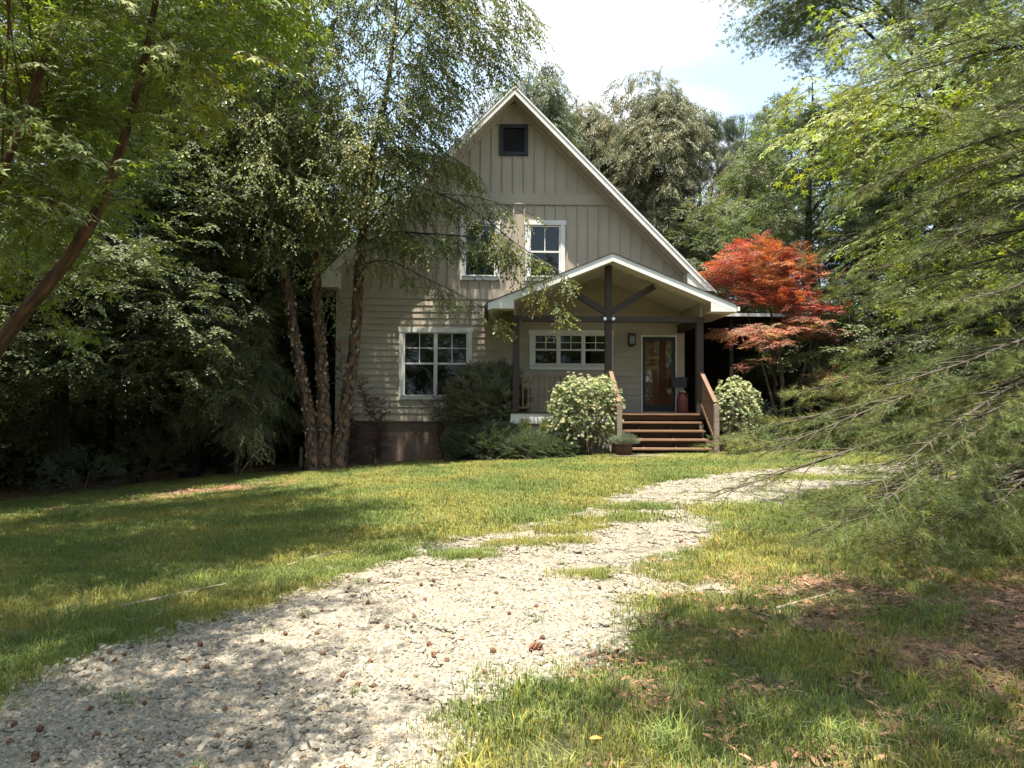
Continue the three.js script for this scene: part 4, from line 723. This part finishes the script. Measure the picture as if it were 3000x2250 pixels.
// tall tree beyond it whose crown shades the left lawn
tree({ name: 'sweetgum_tree', label: 'tall star leaved tree at the left edge shading the lawn', base: [-8.6, 10.5], r: 0.2, h: 13, lean: [1.4, 0.4], seed: 203, bark: M.bark, spray: [S.starFar], tint: [[0.1, 0.16, 0.022], [0.12, 0.18, 0.024]], clump: 0.85, m: 12, flat: 0.55, droop: 0.25,
  crown: [{ abs: 1, c: [-6.4, 8.4, 11.2], r: [2.9, 2.6, 2.2], n: 52 }, { abs: 1, c: [-3.9, 9.2, 13.2], r: [1.9, 1.0, 1.9], n: 46 }, { abs: 1, c: [-5.8, 8.8, 9.4], r: [2.4, 1.2, 1.6], n: 32 }, { abs: 1, c: [-7.4, 7.6, 13.6], r: [2.0, 1.2, 1.8], n: 34 }, { abs: 1, c: [-8.2, 5.4, 9.4], r: [2.2, 2.4, 2.2], n: 30 }] });
// pine at the near right
{
  const R = rng(305), limbs = [], T = [6.6, 14.0];
  const add = (y, dz, len, drop, r = 0.035, o = {}) => { const a = dz, pts = []; for (let i = 0; i <= 4; i++) { const t = i / 4; pts.push([T[0] - Math.cos(a) * len * t, y + 0.25 * Math.sin(t * 3) * (1 - t) - drop * t * t + (R() - 0.5) * 0.06, T[1] + Math.sin(a) * len * t + (R() - 0.5) * 0.08]); } limbs.push({ p: pts, r, step: 0.2, m: 5, len: 0.8, droop: 0.05, sag: 0.18, leafDroop: 0.0, bare: 0.35, from: len * 0.22, ...o }); };
  add(1.05, 0.1, 4.4, 0.65, 0.035, { m: 3.6 }); add(1.3, -0.12, 4.0, 0.45, 0.035, { m: 4 }); add(1.8, 0.25, 3.0, 0.45); add(1.7, -0.3, 3.1, 0.35); add(0.95, 0.45, 3.6, 0.6, 0.03, { m: 3 }); add(1.5, 0.0, 3.7, 0.75, 0.035, { m: 4 }); add(0.75, 0.25, 3.8, 0.5, 0.03, { m: 4.5 }); add(1.05, -0.35, 3.7, 0.3, 0.03, { m: 4 }); add(0.55, 0.7, 3.2, 0.75, 0.028, { m: 2.5, step: 0.3 }); add(1.1, 0.6, 3.3, 0.7, 0.03, { m: 4.5 }); add(0.9, 0.35, 4.1, 0.75, 0.032, { m: 5.5, step: 0.18 }); add(1.25, 0.4, 3.9, 0.95, 0.032, { m: 5.5, step: 0.18 }); add(0.65, 0.5, 3.9, 0.5, 0.03, { m: 5, step: 0.18 }); add(1.5, 0.38, 3.6, 0.95, 0.032, { m: 5.5 }); add(0.5, 0.42, 3.7, 0.5, 0.028, { m: 4.5 }); add(0.8, 0.5, 3.0, 0.45, 0.03, { m: 5 }); add(1.4, 0.45, 3.0, 0.4, 0.03, { m: 5 });
  for (let i = 0; i < 17; i++) add(2.1 + i * 0.27 + R() * 0.1, (R() - 0.5) * 1.1, lerp(2.9, 2.2, i / 17) * (0.75 + 0.35 * R()), 0.15 + 0.5 * R(), 0.024, { m: 3.2, step: 0.22 });
  for (let i = 0; i < 7; i++) add(3.4 + i * 0.32, Math.PI * (0.4 + 1.2 * R()), 2.4, 0.3, 0.03, { m: 4, step: 0.3 });
  tree({ name: 'pine_tree', label: 'near pine reaching grey branches in from the right edge', base: T, r: 0.16, h: 8.5, seed: 204, bark: M.barkGrey, wiggle: 0.1, limbs, spray: [S.pine], leaf: L.needle, tint: [[0.15, 0.19, 0.04], [0.125, 0.17, 0.04], [0.18, 0.21, 0.042]], vary: 0.25 });
}
tree({ name: 'sweetgum_tree', label: 'bright yellow green star leaved tree behind the near pine', base: [7.6, 12.3], r: 0.12, h: 9.5, lean: [-1.0, 0.3], seed: 205, bark: M.barkGrey, spray: [S.star], tint: [[0.26, 0.32, 0.02], [0.2, 0.27, 0.02]], clump: 0.75, m: 10, flat: 0.5, droop: 0.2, limbR: 0.5,
  crown: [{ abs: 1, c: [5.6, 4.9, 12.6], r: [1.6, 1.2, 1.0], n: 40 }, { abs: 1, c: [2.7, 6.7, 18.8], r: [2.3, 0.7, 1.6], n: 60, shell: 0.9 }, { abs: 1, c: [4.4, 6.6, 18.2], r: [1.6, 0.7, 1.2], n: 26, shell: 0.9 }, { abs: 1, c: [6.6, 3.4, 11.6], r: [1.2, 1.0, 1.0], n: 14 }] });
tree({ name: 'sweetgum_tree', label: 'star leaved tree reaching over the sky at upper right', base: [13.2, -0.6], r: 0.24, h: 19, seed: 206, spray: [S.starFar], leaf: L.glossy, tint: [[0.14, 0.19, 0.032], [0.16, 0.21, 0.035]], clump: 1.1, m: 15, flat: 0.6, droop: 0.3, bark: M.bark, scale: 1.2,
  crown: [{ abs: 1, c: [11.6, 13.6, 0.2], r: [3.6, 2.5, 2.4], n: 84 }, { abs: 1, c: [8.6, 12.9, 0.6], r: [1.3, 1.4, 1.2], n: 20 }, { abs: 1, c: [14.2, 9.8, 0], r: [3.0, 2.8, 2.2], n: 50 }] });
// red maple beside the porch
{
  const g = tree({ name: 'japanese_maple', label: 'red leaved Japanese maple beside the porch', base: [8.2, 0.6], r: 0.075, seed: 207, bark: M.barkGrey, flare: 1.2,
    stems: [[[8.15, -0.05, 0.6], [8.1, 0.9, 0.6], [8.05, 2.2, 0.6], [7.9, 3.3, 0.5], [7.7, 4.6, 0.4]], [[8.2, -0.05, 0.6], [8.4, 0.8, 0.6], [8.7, 2.2, 0.6], [9.0, 3.4, 0.6], [9.1, 4.6, 0.5]], [[8.1, -0.05, 0.7], [7.7, 1.3, 0.9], [7.3, 2.6, 1.0], [7.0, 3.6, 1.0]]],
    stemR: [0.07, 0.05, 0.04], spray: [S.palm], leaf: L.broad, tint: [[0.48, 0.085, 0.02], [0.4, 0.055, 0.018], [0.52, 0.17, 0.03], [0.4, 0.14, 0.03]], clump: 0.5, m: 17, flat: 0.28, droop: 0.05, vary: 0.25, rise: 0.3,
    crown: [{ abs: 1, c: [7.6, 4.75, 0.6], r: [1.15, 0.9, 0.8], n: 44, shell: 0.7 }, { abs: 1, c: [8.4, 4.3, 0.5], r: [1.1, 1.2, 0.8], n: 26, shell: 0.7 }] });
  const R = rng(55), it = [], tw = [], B = V(8.2, G(8.2, 0.6) - 0.12, 0.6); // bronze lower tiers
  for (const [cx, cy, cz, rx, n] of [[6.85, 3.1, 1.4, 0.8, 95], [7.6, 3.25, 1.2, 0.7, 75], [7.2, 2.85, 1.5, 0.55, 40], [9.6, 3.2, 0.8, 0.8, 60], [8.6, 3.45, 1.0, 0.6, 40], [9.4, 1.95, 1.0, 0.75, 46], [9.9, 1.6, 1.0, 0.7, 40], [7.2, 2.35, 1.2, 0.35, 12]]) { tw.push(tube([V(8.1 + (cx - 8.1) * 0.2, cy - 0.6, 0.7).sub(B), V(lerp(8.1, cx, 0.6), cy - 0.1, lerp(0.7, cz, 0.6)).sub(B), V(cx, cy, cz).sub(B)], [0.025, 0.015, 0.006], 5, 6)); for (let i = 0; i < n; i++) { const v = randIn(R), p = V(cx + v.x * rx, cy + v.y * 0.16, cz + v.z * 0.55).sub(B), c = [[0.42, 0.16, 0.05], [0.48, 0.24, 0.07], [0.3, 0.2, 0.045], [0.4, 0.11, 0.05]][Math.floor(R() * 4)]; it.push({ m: along(p, V(v.x + (R() - 0.5), -0.05 + 0.2 * (R() - 0.5), v.z + (R() - 0.5)), 0.8 + 0.4 * R(), R), c: vary(c, R) }); } }
  instanced('lower_foliage', S.palm, L.broad, it, g); mesh('lower_branches', tw, M.barkGrey, g).userData.kind = 'stuff';
}

// ------------------------------------------------------------------ woods
const GREEN = [[0.1, 0.14, 0.026], [0.12, 0.155, 0.028], [0.08, 0.115, 0.026], [0.145, 0.175, 0.03]];
const wood = (label, x, z, r, h, crown, o = {}) => tree({ name: 'woodland_tree', label, base: [x, z], r, h, seed: Math.round(400 + x * 17 + z * 31), bark: M.barkDark, spray: [S.oak], tint: GREEN, clump: 1.05, m: 22, flat: 0.55, droop: 0.2, wiggle: 0.5, crown, group: 'trees of the wood', ...o });
const cr = (x, y, z, rx, ry, rz, n) => ({ abs: 1, c: [x, y, z], r: [rx, ry, rz], n: Math.round(n * (y > 5 && x < -5 ? 0.66 : y > 5 ? 0.85 : 1)) });
wood('dark trunked tree with leaning stem at the far left of the wood edge', -10.0, 2.6, 0.16, 13, [cr(-9.8, 8.5, 2.8, 2.6, 4.5, 2.4, 80), cr(-10.2, 3.4, 3.4, 2.0, 1.6, 1.4, 34), cr(-9.3, 3.8, 5.0, 1.9, 0.9, 0.9, 22), cr(-9.6, 2.5, 5.4, 2.0, 0.7, 0.8, 20)], { lean: [0.4, 0.6] });
wood('slim dark tree between the left wood edge trunks', -8.95, 1.1, 0.055, 9, [cr(-8.9, 6.2, 1.2, 1.6, 2.8, 1.5, 34), cr(-8.6, 2.6, 1.7, 1.2, 0.9, 0.9, 14)]);
wood('thick dark tree in the middle of the left wood edge', -7.95, 0.2, 0.2, 15, [cr(-7.8, 9.2, 0.4, 2.6, 4.6, 2.2, 84), cr(-7.9, 4.1, 1.1, 1.8, 1.3, 1.2, 30), cr(-8.0, 3.3, 3.4, 1.7, 0.9, 0.9, 26), cr(-7.7, 2.2, 3.0, 1.5, 0.6, 0.7, 16), cr(-7.4, 5.6, 3.2, 1.5, 1.2, 0.9, 18)]);
wood('forked dark tree left of the drooping conifer', -7.25, -0.6, 0.19, 15, [cr(-7.0, 8.2, -0.2, 2.2, 4.6, 2.0, 74), cr(-6.9, 3.9, 0.2, 1.3, 1.1, 1.0, 20)], { stems: [[[-7.25, -0.9, -0.6], [-7.15, 1.2, -0.6], [-7.05, 2.2, -0.55], [-6.9, 3.6, -0.4], [-6.7, 5.4, -0.3], [-6.6, 8, -0.3], [-6.5, 12, -0.3]], [[-7.1, 2.0, -0.55], [-7.5, 2.35, -0.5], [-7.75, 3.0, -0.5], [-7.8, 5, -0.6], [-7.9, 7.5, -0.6]]], stemR: [0.17, 0.09] });
wood('dark tree just behind the thick left trunk', -8.4, -1.8, 0.13, 14, [cr(-8.6, 8.5, -1.8, 2.4, 4.2, 2.0, 60)]);
wood('slender tree right of the forked trunk', -6.3, -2.2, 0.06, 10, [cr(-6.2, 6.6, -2.0, 1.5, 2.6, 1.5, 32)]);
wood('pale slim tree behind the drooping conifer', -5.9, -2.9, 0.075, 12, [cr(-6.0, 7.4, -2.8, 1.7, 3.4, 1.6, 46)], { bark: M.barkGrey });
wood('dark tree at the very left edge of the photo', -12.2, 3.6, 0.17, 14, [cr(-12.0, 8.5, 3.8, 2.8, 4.6, 2.6, 80), cr(-11.6, 3.2, 4.4, 2.0, 1.6, 1.5, 34), cr(-11.4, 2.6, 6.4, 1.8, 1.0, 0.9, 22)]);
wood('tree standing behind the low shed', -12.6, -3.4, 0.2, 16, [cr(-12.4, 9.5, -3.2, 3.2, 5.2, 2.6, 90), cr(-11.4, 4.2, -2, 2.2, 1.8, 1.6, 34)]);
wood('tall tree deep in the left wood', -9.6, -6.2, 0.22, 17, [cr(-9.6, 10, -6, 3.2, 5.5, 2.6, 90), cr(-9.4, 4.4, -5.4, 2.6, 2.0, 1.6, 40)]);
wood('tall tree behind the birch at the house side', -6.6, -8.4, 0.2, 15, [cr(-6.4, 8.6, -8.2, 2.6, 4.2, 2.4, 80), cr(-6.2, 3.4, -7.4, 1.6, 1.6, 1.4, 30)]);
wood('tree rising behind the left roof slope', -3.6, -15, 0.2, 12.6, [cr(-3.6, 9.4, -15, 2.2, 3.0, 2.2, 60)]);
wood('small tree beside the left house wall', -5.2, -4.6, 0.07, 8.5, [cr(-5.3, 5.2, -4.4, 0.9, 2.6, 1.3, 40), cr(-5.3, 1.9, -4.2, 0.9, 1.0, 1.2, 22)]);
// drooping conifer before the left wood
{
  const limbs = [], R = rng(606); for (let i = 0; i < 26; i++) { const y = 0.6 + i * 0.125, a = i * 2.4 + R(), len = lerp(1.5, 0.35, Math.max(0, (i - 6) / 20)) * (0.8 + 0.4 * R()); limbs.push({ p: [[-6.3, y, 1.5], [-6.3 + Math.cos(a) * len * 0.5, y + 0.16, 1.5 + Math.sin(a) * len * 0.5], [-6.3 + Math.cos(a) * len, y - 0.18 * len, 1.5 + Math.sin(a) * len]], r: 0.018, step: 0.17, m: 7, len: 0.5, droop: 0.25, sag: 0.4, leafDroop: 0.55, bare: 0.1, from: 0.2 }); }
  tree({ name: 'drooping_conifer', label: 'soft grey green conifer with drooping sprays left of the birch', base: [-6.3, 1.5], r: 0.06, h: 4.4, seed: 208, bark: M.barkGrey, wiggle: 0.08, limbs, spray: [S.cedar], leaf: L.needle, tint: [[0.13, 0.165, 0.07], [0.155, 0.19, 0.08]] });
}
// behind the house
const OLIVE = [[0.15, 0.155, 0.055], [0.13, 0.14, 0.045], [0.17, 0.165, 0.065]];
const oak = (label, x, z, r, h, crown, o = {}) => wood(label, x, z, r, h, crown, { name: 'willow_oak', spray: [S.willow], leaf: L.glossy, tint: OLIVE, m: 24, clump: 1.0, droop: 0.7, flat: 0.8, group: 'olive willow oaks behind the house', scale: 1.1, bark: M.bark, ...o });
oak('narrow tree rising just behind the gable peak', 1.9, -12, 0.16, 15.6, [cr(1.9, 13.4, -12, 1.2, 2.7, 1.2, 40)], { tint: [[0.1, 0.14, 0.035], [0.11, 0.13, 0.05]] });
oak('slim willow oak right of the gable peak', 4.7, -15, 0.16, 15, [cr(4.7, 12.6, -15, 1.3, 2.6, 1.4, 44), cr(4.9, 8, -15, 1.4, 3, 1.4, 30)]);
oak('largest olive willow oak above the right roof slope', 7.7, -14, 0.26, 16, [cr(7.5, 12.2, -14, 2.4, 3.9, 2.2, 110), cr(8.0, 6.6, -13.4, 2.6, 3.4, 2.0, 76)]);
oak('lower willow oak right of the largest one', 12.3, -15, 0.2, 13.8, [cr(12.2, 10.4, -15, 2.2, 3.0, 2.0, 66), cr(12, 5.5, -14.5, 2.2, 2.6, 2, 46)]);
const pineT = (label, x, z, h, crown, o = {}) => wood(label, x, z, 0.2, h, crown, { name: 'tall_pine', spray: [S.pineFar], leaf: L.needle, tint: [[0.06, 0.085, 0.04], [0.07, 0.095, 0.045]], m: 14, clump: 0.8, flat: 0.6, droop: -0.4, group: 'tall pines behind the house', bark: M.bark, ...o });
pineT('leftmost far pine top above the largest willow oak', 11.3, -26, 20.2, [cr(11.3, 18.2, -26, 1.1, 1.7, 1.0, 20)]);
pineT('second far pine top beside the willow oaks', 13.4, -26, 18.6, [cr(13.4, 16.6, -26, 1.0, 2.0, 1.0, 22)]);
pineT('third broad far pine top above the red maple', 15.6, -25, 18.6, [cr(15.5, 16.2, -25, 1.7, 2.2, 1.4, 42)]);
pineT('rightmost far pine under the star leaved branch', 18.0, -24, 20, [cr(18, 15.4, -24, 2.2, 4.0, 2.0, 76)]);
pineT('dark pine deep on the right side', 20.5, -20, 19, [cr(20.5, 13.5, -20, 2.2, 4.6, 2.0, 84)]);
// right wood
wood('leafy tree with a dark trunk right of the red maple', 11.3, -4.5, 0.17, 12.5, [cr(11.2, 8.2, -4.4, 2.5, 3.3, 2.2, 84), cr(11.6, 4.2, -4.0, 2.0, 1.6, 1.5, 40)], { tint: [[0.12, 0.17, 0.032], [0.1, 0.15, 0.03], [0.14, 0.19, 0.04]] });
wood('leafy tree behind the near pine at mid right', 13.6, -0.8, 0.18, 11, [cr(13.4, 6.8, -0.6, 2.6, 3.2, 2.2, 84), cr(12.8, 3.0, 0.4, 2.0, 1.8, 1.4, 44)]);
wood('leafy tree at the right frame edge beyond the drive', 15.2, 3.4, 0.18, 11, [cr(14.6, 6.0, 3.4, 2.8, 3.6, 2.4, 90), cr(13.4, 2.4, 3.2, 2.0, 1.6, 1.4, 44)]);
wood('low leafy tree beside the carport', 11.4, 0.8, 0.08, 5.2, [cr(11.3, 3.0, 0.9, 1.3, 1.7, 1.2, 40), cr(12.0, 1.3, 1.6, 1.6, 0.8, 1.0, 22)]);
wood('tall tree behind the carport', 9.8, -12, 0.2, 11, [cr(10, 6.4, -11.6, 2.4, 3.6, 2.0, 74)]);
wood('tall leafy tree deep at the far right', 17.4, -6, 0.22, 14, [cr(17.2, 8.4, -6, 3.0, 4.2, 2.6, 90), cr(15.6, 3.4, -4, 2.2, 2, 1.6, 40)]);
{ // the wood beyond, too deep to tell the trees apart
  const R = rng(909), it = [];
  const fill = (x0, x1, z0, z1, y1, n) => { for (let i = 0; i < n; i++) { const x = lerp(x0, x1, R()), z = lerp(z0, z1, R()), top = y1 * (0.75 + 0.25 * n2(x * 0.22, z * 0.22)), y = G(x, z) + 0.3 + Math.pow(R(), 0.9) * top; if (n3(x * 0.35, y * 0.45, z * 0.35) < -0.25 || (z < 25 && n2(x * 0.21 + 60, z * 0.21) < -0.05 && y > 2)) continue; it.push({ m: along(V(x, y, z), V(R() - 0.5, -0.15 + 0.3 * (R() - 0.5), R() - 0.5), 1 + 0.7 * R(), R), c: vary(GREEN[Math.floor(R() * 4)], R) }); } };
  fill(-34, -13, -16, 12, 14, 9000); fill(-26, -11.5, -14, 1.5, 4.5, 3600); fill(-12, -5.5, -14, -5, 4, 1500); fill(10, 26, -16, -3, 4.5, 2600); fill(-14, -6, -28, -10, 13, 5200); fill(-8, 24, -36, -28, 9, 6500); fill(18, 34, -22, 12, 11, 5500); fill(-32, 34, 31, 44, 14, 9000);
  tag(instanced('distant_wood', S.far, L.broad, it), 'dense green wood beyond the single trees', 'wood', null, 'stuff');
  const tr = []; for (let i = 0; i < 70; i++) { const left = i < 42, x = left ? -11 - R() * 20 : 17 + R() * 14, z = left ? -14 + R() * 22 : -22 + R() * 26; if (left && z > 1 && x > -13) continue; const y = G(x, z), l = (R() - 0.5) * 1.2; tr.push(tube([V(x, y - 0.1, z), V(x + l * 0.3, y + 5, z), V(x + l, y + 11, z)], [0.09 + 0.09 * R(), 0.1, 0.05], 7, 6)); }
  tag(mesh('distant_trunks', tr, M.barkDark), 'mass of dark trunks deep in the wood', 'wood', null, 'stuff');
}

// ------------------------------------------------------------------ grass, gravel, litter
{
  const R = rng(1001), near = [[], [], []], mid = [[], []];
  const tn = [tuft({ n: 150, size: 0.3, h: 0.042, w: 0.0024, seed: 1, dry: 0.2 }), tuft({ n: 120, size: 0.3, h: 0.055, w: 0.0026, seed: 2, dry: 0.12 }), tuft({ n: 40, size: 0.14, h: 0.12, w: 0.003, seed: 3, bend: 0.8, dry: 0.05 })];
  const tm = [tuft({ n: 230, size: 0.55, h: 0.055, w: 0.004, seed: 4, dry: 0.12 }), tuft({ n: 200, size: 0.55, h: 0.07, w: 0.0045, seed: 5, dry: 0.08 })];
  const tint = (x, z) => { const k = sstep(-0.5, 0.7, n2(x * 0.45 + 30, z * 0.45) + 0.4 * n2(x * 1.7, z * 1.7)); return [lerp(0.14, 0.26, k), lerp(0.2, 0.27, k), lerp(0.02, 0.04, k)]; };
  const bare = (x, z) => Math.max(sstep(0.05, 0.5, strawAt(x, z)) * 0.93, sstep(-0.6, 0.3, woodsAt(x, z)), sstep(-0.12, 0.06, bedAt(x, z)));
  for (let i = 0; i < 11000; i++) { // near lawn
    const x = lerp(-6, 6, R()), z = lerp(12.5, 20.5, R()); const d = driveAt(x, z); if (d > 0.03 || R() < bare(x, z)) continue;
    if (d > -0.25 && R() < 0.35) continue; const thin = n2(x * 1.3 + 50, z * 1.3); if (x > 0 && z > 15.5 && thin < -0.2 && R() < 0.75) continue;
    const k = R() < 0.08 ? 2 : R() < 0.5 ? 0 : 1; near[k].push({ m: place(V(x, Gs(x, z), z), R() * 6.28, 0.8 + 0.5 * R()), c: vary(tint(x, z), R, 0.15) });
  }
  for (let i = 0; i < 260; i++) { const [a, b, rx, rz] = weedPatches[Math.floor(R() * weedPatches.length)], x = a + (R() - 0.5) * rx * 2, z = b + (R() - 0.5) * rz * 2; if (driveAt(x, z) < 0.02) near[1].push({ m: place(V(x, Gs(x, z), z), R() * 6.28, 0.7 + 0.4 * R()), c: vary(tint(x, z), R, 0.15) }); }
  for (let i = 0; i < 26; i++) { const x = lerp(-2.4, 1, R()), z = lerp(13, 18.4, R()); if (driveAt(x, z) > 0.1) near[2].push({ m: place(V(x, Gs(x, z), z), R() * 6.28, 0.5 + 0.3 * R()), c: vary([0.12, 0.17, 0.03], R) }); }
  near[2].push({ m: place(V(-3.43, Gs(-3.43, 15.23), 15.23), 0.4, 1.9), c: rgb(0.2, 0.25, 0.05) });
  for (let i = 0; i < 9500; i++) { const x = lerp(-12, 15, R()), z = lerp(1.2, 13, R()); if (driveAt(x, z) > -0.05 || R() < bare(x, z)) continue; mid[R() < 0.5 ? 0 : 1].push({ m: place(V(x, Gs(x, z), z), R() * 6.28, 0.85 + 0.4 * R()), c: vary(tint(x, z), R, 0.14) }); }
  const g = new THREE.Group(); g.name = 'grass'; scene.add(g); tag(g, 'short green lawn grass on both sides of the drive', 'grass', null, 'stuff');
  near.forEach((it, k) => instanced('grass_blades', tn[k], L.grass, it, g)); mid.forEach((it, k) => instanced('grass_blades', tm[k], L.grass, it, g));
}
{
  const R = rng(1002), chip = (seed) => { const r = rng(seed), g = new THREE.IcosahedronGeometry(1, 0), p = g.attributes.position, sx = 0.75 + 0.6 * r(), sy = 0.5 + 0.3 * r(), sz = 0.7 + 0.5 * r(), a = r() * 9; for (let i = 0; i < p.count; i++) { const x = p.getX(i), y = p.getY(i), z = p.getZ(i), k = 1 + 0.35 * n3(x * 1.3 + a, y * 1.3, z * 1.3); p.setXYZ(i, x * sx * k, y * sy * k, z * sz * k); } g.computeVertexNormals(); return g; };
  const cluster = (n, size, lo, hi, seed) => { const r = rng(seed), list = []; for (let i = 0; i < n; i++) { const g = chip(seed * 100 + i), s = lerp(lo, hi, r() ** 1.6); g.applyMatrix4(place(V((r() - 0.5) * size, s * 0.25, (r() - 0.5) * size), r() * 6.28, s, (r() - 0.5) * 0.9, (r() - 0.5) * 0.9)); const k = 0.72 + 0.42 * r(), c = new Float32Array(g.attributes.position.count * 3), w = r() < 0.12 ? [k, k * 0.86, k * 0.72] : r() < 0.15 ? [k * 0.75, k * 0.75, k * 0.76] : [k, k, k]; for (let j = 0; j < c.length; j += 3) c.set(w, j); g.setAttribute('color', new THREE.BufferAttribute(c, 3)); list.push(g); } return merge(list); };
  const gs = [cluster(70, 0.22, 0.007, 0.02, 5), cluster(60, 0.22, 0.008, 0.023, 6), cluster(70, 0.22, 0.007, 0.018, 7)], it = [[], [], []], stone = M.stone.clone(); stone.vertexColors = true;
  for (let i = 0; i < 9000; i++) { const z = lerp(5, 20.6, R()), x = lerp(-3.6, 14, R()); if (z > 15 && x > 2.3) continue; const d = driveAt(x, z); if (d < 0.0 && !(d > -0.3 && R() < 0.1)) continue; it[i % 3].push({ m: place(V(x, Gs(x, z) + 0.004, z), R() * 6.28, 0.85 + 0.4 * R()), c: grey(R) }); }
  for (let i = 0; i < 2600; i++) { const z = lerp(15, 20.6, R()), x = lerp(-3.2, 0.8, R()); if (driveAt(x, z) < 0) continue; it[i % 3].push({ m: place(V(x, Gs(x, z) + 0.004, z), R() * 6.28, 0.85 + 0.4 * R()), c: grey(R) }); }
  const g = new THREE.Group(); g.name = 'gravel'; scene.add(g); tag(g, 'loose white gravel stones covering the drive', 'gravel', null, 'stuff');
  it.forEach((a, k) => instanced('gravel_stones', gs[k], stone, a, g));
}
{ // spiky seed balls on the gravel
  const base = new THREE.IcosahedronGeometry(0.5, 2), p = base.attributes.position; for (let i = 0; i < p.count; i += 3) { const k = (i / 3) % 4 === 0 ? 1.35 : 0.95; for (let j = 0; j < 3; j++) { const q = j === (i / 3) % 3 ? k : 0.95; p.setXYZ(i + j, p.getX(i + j) * q, p.getY(i + j) * q, p.getZ(i + j) * q); } } base.computeVertexNormals();
  const R = rng(1003); let n = 0;
  for (let i = 0; n < 130 && i < 4000; i++) { const t = R(), z = lerp(12.2, 18.3, 1 - t * t * 0.8), x = lerp(-2.7, 2.2, Math.pow(R(), 1.5)); if (driveAt(x, z) < 0.06) continue; n++; const s = 0.027 + 0.012 * R(), m = mesh('seed_ball', base, M.gumball); m.scale.setScalar(s); m.rotation.set(R() * 6, R() * 6, R() * 6); m.position.set(x, Gs(x, z) + 0.012 + s * 0.45, z); tag(m, 'small spiky brown seed ball lying on the white gravel', 'seed ball', 'seed balls scattered on the gravel'); }
}
{ // pine cone, fallen leaf, sticks
  const c = thing('pine_cone', 'reddish open pine cone lying on the gravel edge', 'pine cone', [0.32, Gs(0.32, 16.88) + 0.035, 16.88], 0.5);
  mesh('core', new THREE.SphereGeometry(0.02, 10, 8).scale(1.9, 1, 1), M.cone, c);
  const R = rng(4), sc = new THREE.ConeGeometry(0.011, 0.026, 5).rotateX(Math.PI / 2).translate(0, 0, 0.012).scale(1, 0.35, 1);
  for (let i = 0; i < 46; i++) { const t = i / 46, a = i * 2.4, r = 0.02 * Math.sin(0.5 + t * 2.3), m = mesh('scale', sc, M.cone, c); m.position.set(-0.04 + 0.08 * t, Math.sin(a) * r, Math.cos(a) * r); m.lookAt(c.position.clone().add(V(-0.02 + 0.09 * t, Math.sin(a) * 0.3, Math.cos(a) * 0.3).applyAxisAngle(V(0, 1, 0), 0.5))); }
  const F = new Faces(); leaf(F, 'oval', V(0, 0, 0), V(1, 0.1, 0.2), V(0.1, 1, 0.1), 0.06, 0.045, [1, 1, 1], R); const f = mesh('fallen_leaf', F.build(), std([0.6, 0.26, 0.05], { side: THREE.DoubleSide })); f.position.set(0.47, Gs(0.47, 18.19) + 0.05, 18.19); tag(f, 'single orange leaf fallen in the front grass', 'leaf');
  const stick = (label, pts, r) => { const P = pts.map(([x, z]) => V(x, Gs(x, z) + 0.035, z)); tag(mesh('fallen_branch', tube(P, [r, r * 0.9, r * 0.5], 6, 10, 0.2), M.weathered), label, 'branch', 'fallen branches in the grass'); };
  stick('pale fallen branch lying in the shaded left lawn', [[-3.1, 14.85], [-2.75, 14.6], [-2.4, 14.25]], 0.014); stick('shorter pale fallen branch farther up the left lawn', [[-2.0, 13.6], [-1.75, 13.3], [-1.4, 13.05]], 0.012); stick('grey fallen branch in the grass before the birch', [[-3.4, 2.8], [-2.9, 2.6], [-2.3, 2.75]], 0.02); stick('thin bare fallen branch under the near pine', [[2.0, 16.35], [2.5, 16.1], [2.9, 15.6]], 0.01);
}
{ // fallen needles and leaves
  const R = rng(1005), F = new Faces(); for (let i = 0; i < 70; i++) { const a = R() * 6.28, x = (R() - 0.5) * 0.3, z = (R() - 0.5) * 0.3, l = 0.05 + 0.05 * R(), k = 0.6 + 0.8 * R(), p = V(x, 0.005 + 0.02 * R(), z), e = V(x + Math.cos(a) * l, 0.005 + 0.03 * R(), z + Math.sin(a) * l), q = V(-Math.sin(a) * 0.002, 0, Math.cos(a) * 0.002); F.tri(p.clone().add(q), p.clone().sub(q), e, [k, k, k]); if (i % 4 === 0) leaf(F, 'oval', V((R() - 0.5) * 0.3, 0.01, (R() - 0.5) * 0.3), V(R() - 0.5, 0.15 * R(), R() - 0.5), V(0.5 * (R() - 0.5), 1, 0.5 * (R() - 0.5)), 0.055, 0.035, [k * 1.1, k, k], R); }
  const geo = F.build(), it = []; const put = (n, x0, x1, z0, z1, f) => { for (let i = 0; i < n; i++) { const x = lerp(x0, x1, R()), z = lerp(z0, z1, R()); if (R() > f(x, z)) continue; it.push({ m: place(V(x, Gs(x, z) + 0.004, z), R() * 6.28, 0.8 + 0.5 * R()), c: vary([0.25, 0.15, 0.085], R, 0.3) }); } };
  put(4200, -9.5, -3, 1.5, 7.5, (x, z) => sstep(-0.05, 0.35, strawAt(x, z))); put(5200, 0.6, 6, 14.6, 19.4, (x, z) => (driveAt(x, z) > -0.05 ? 0 : Math.max(0.07, sstep(-0.15, 0.4, strawAt(x, z))))); put(4200, -14, -4.6, -3, 6, (x, z) => sstep(-0.4, 0.2, woodsAt(x, z)) * 0.8); put(1600, -5, 9, 0.2, 4, (x, z) => sstep(-0.1, 0.2, bedAt(x, z)) * 0.7); 
  tag(instanced('leaf_litter', geo, L.dry, it), 'reddish fallen needles and leaves under the trees', 'leaf litter', null, 'stuff');
}
renderer.render(scene, camera);
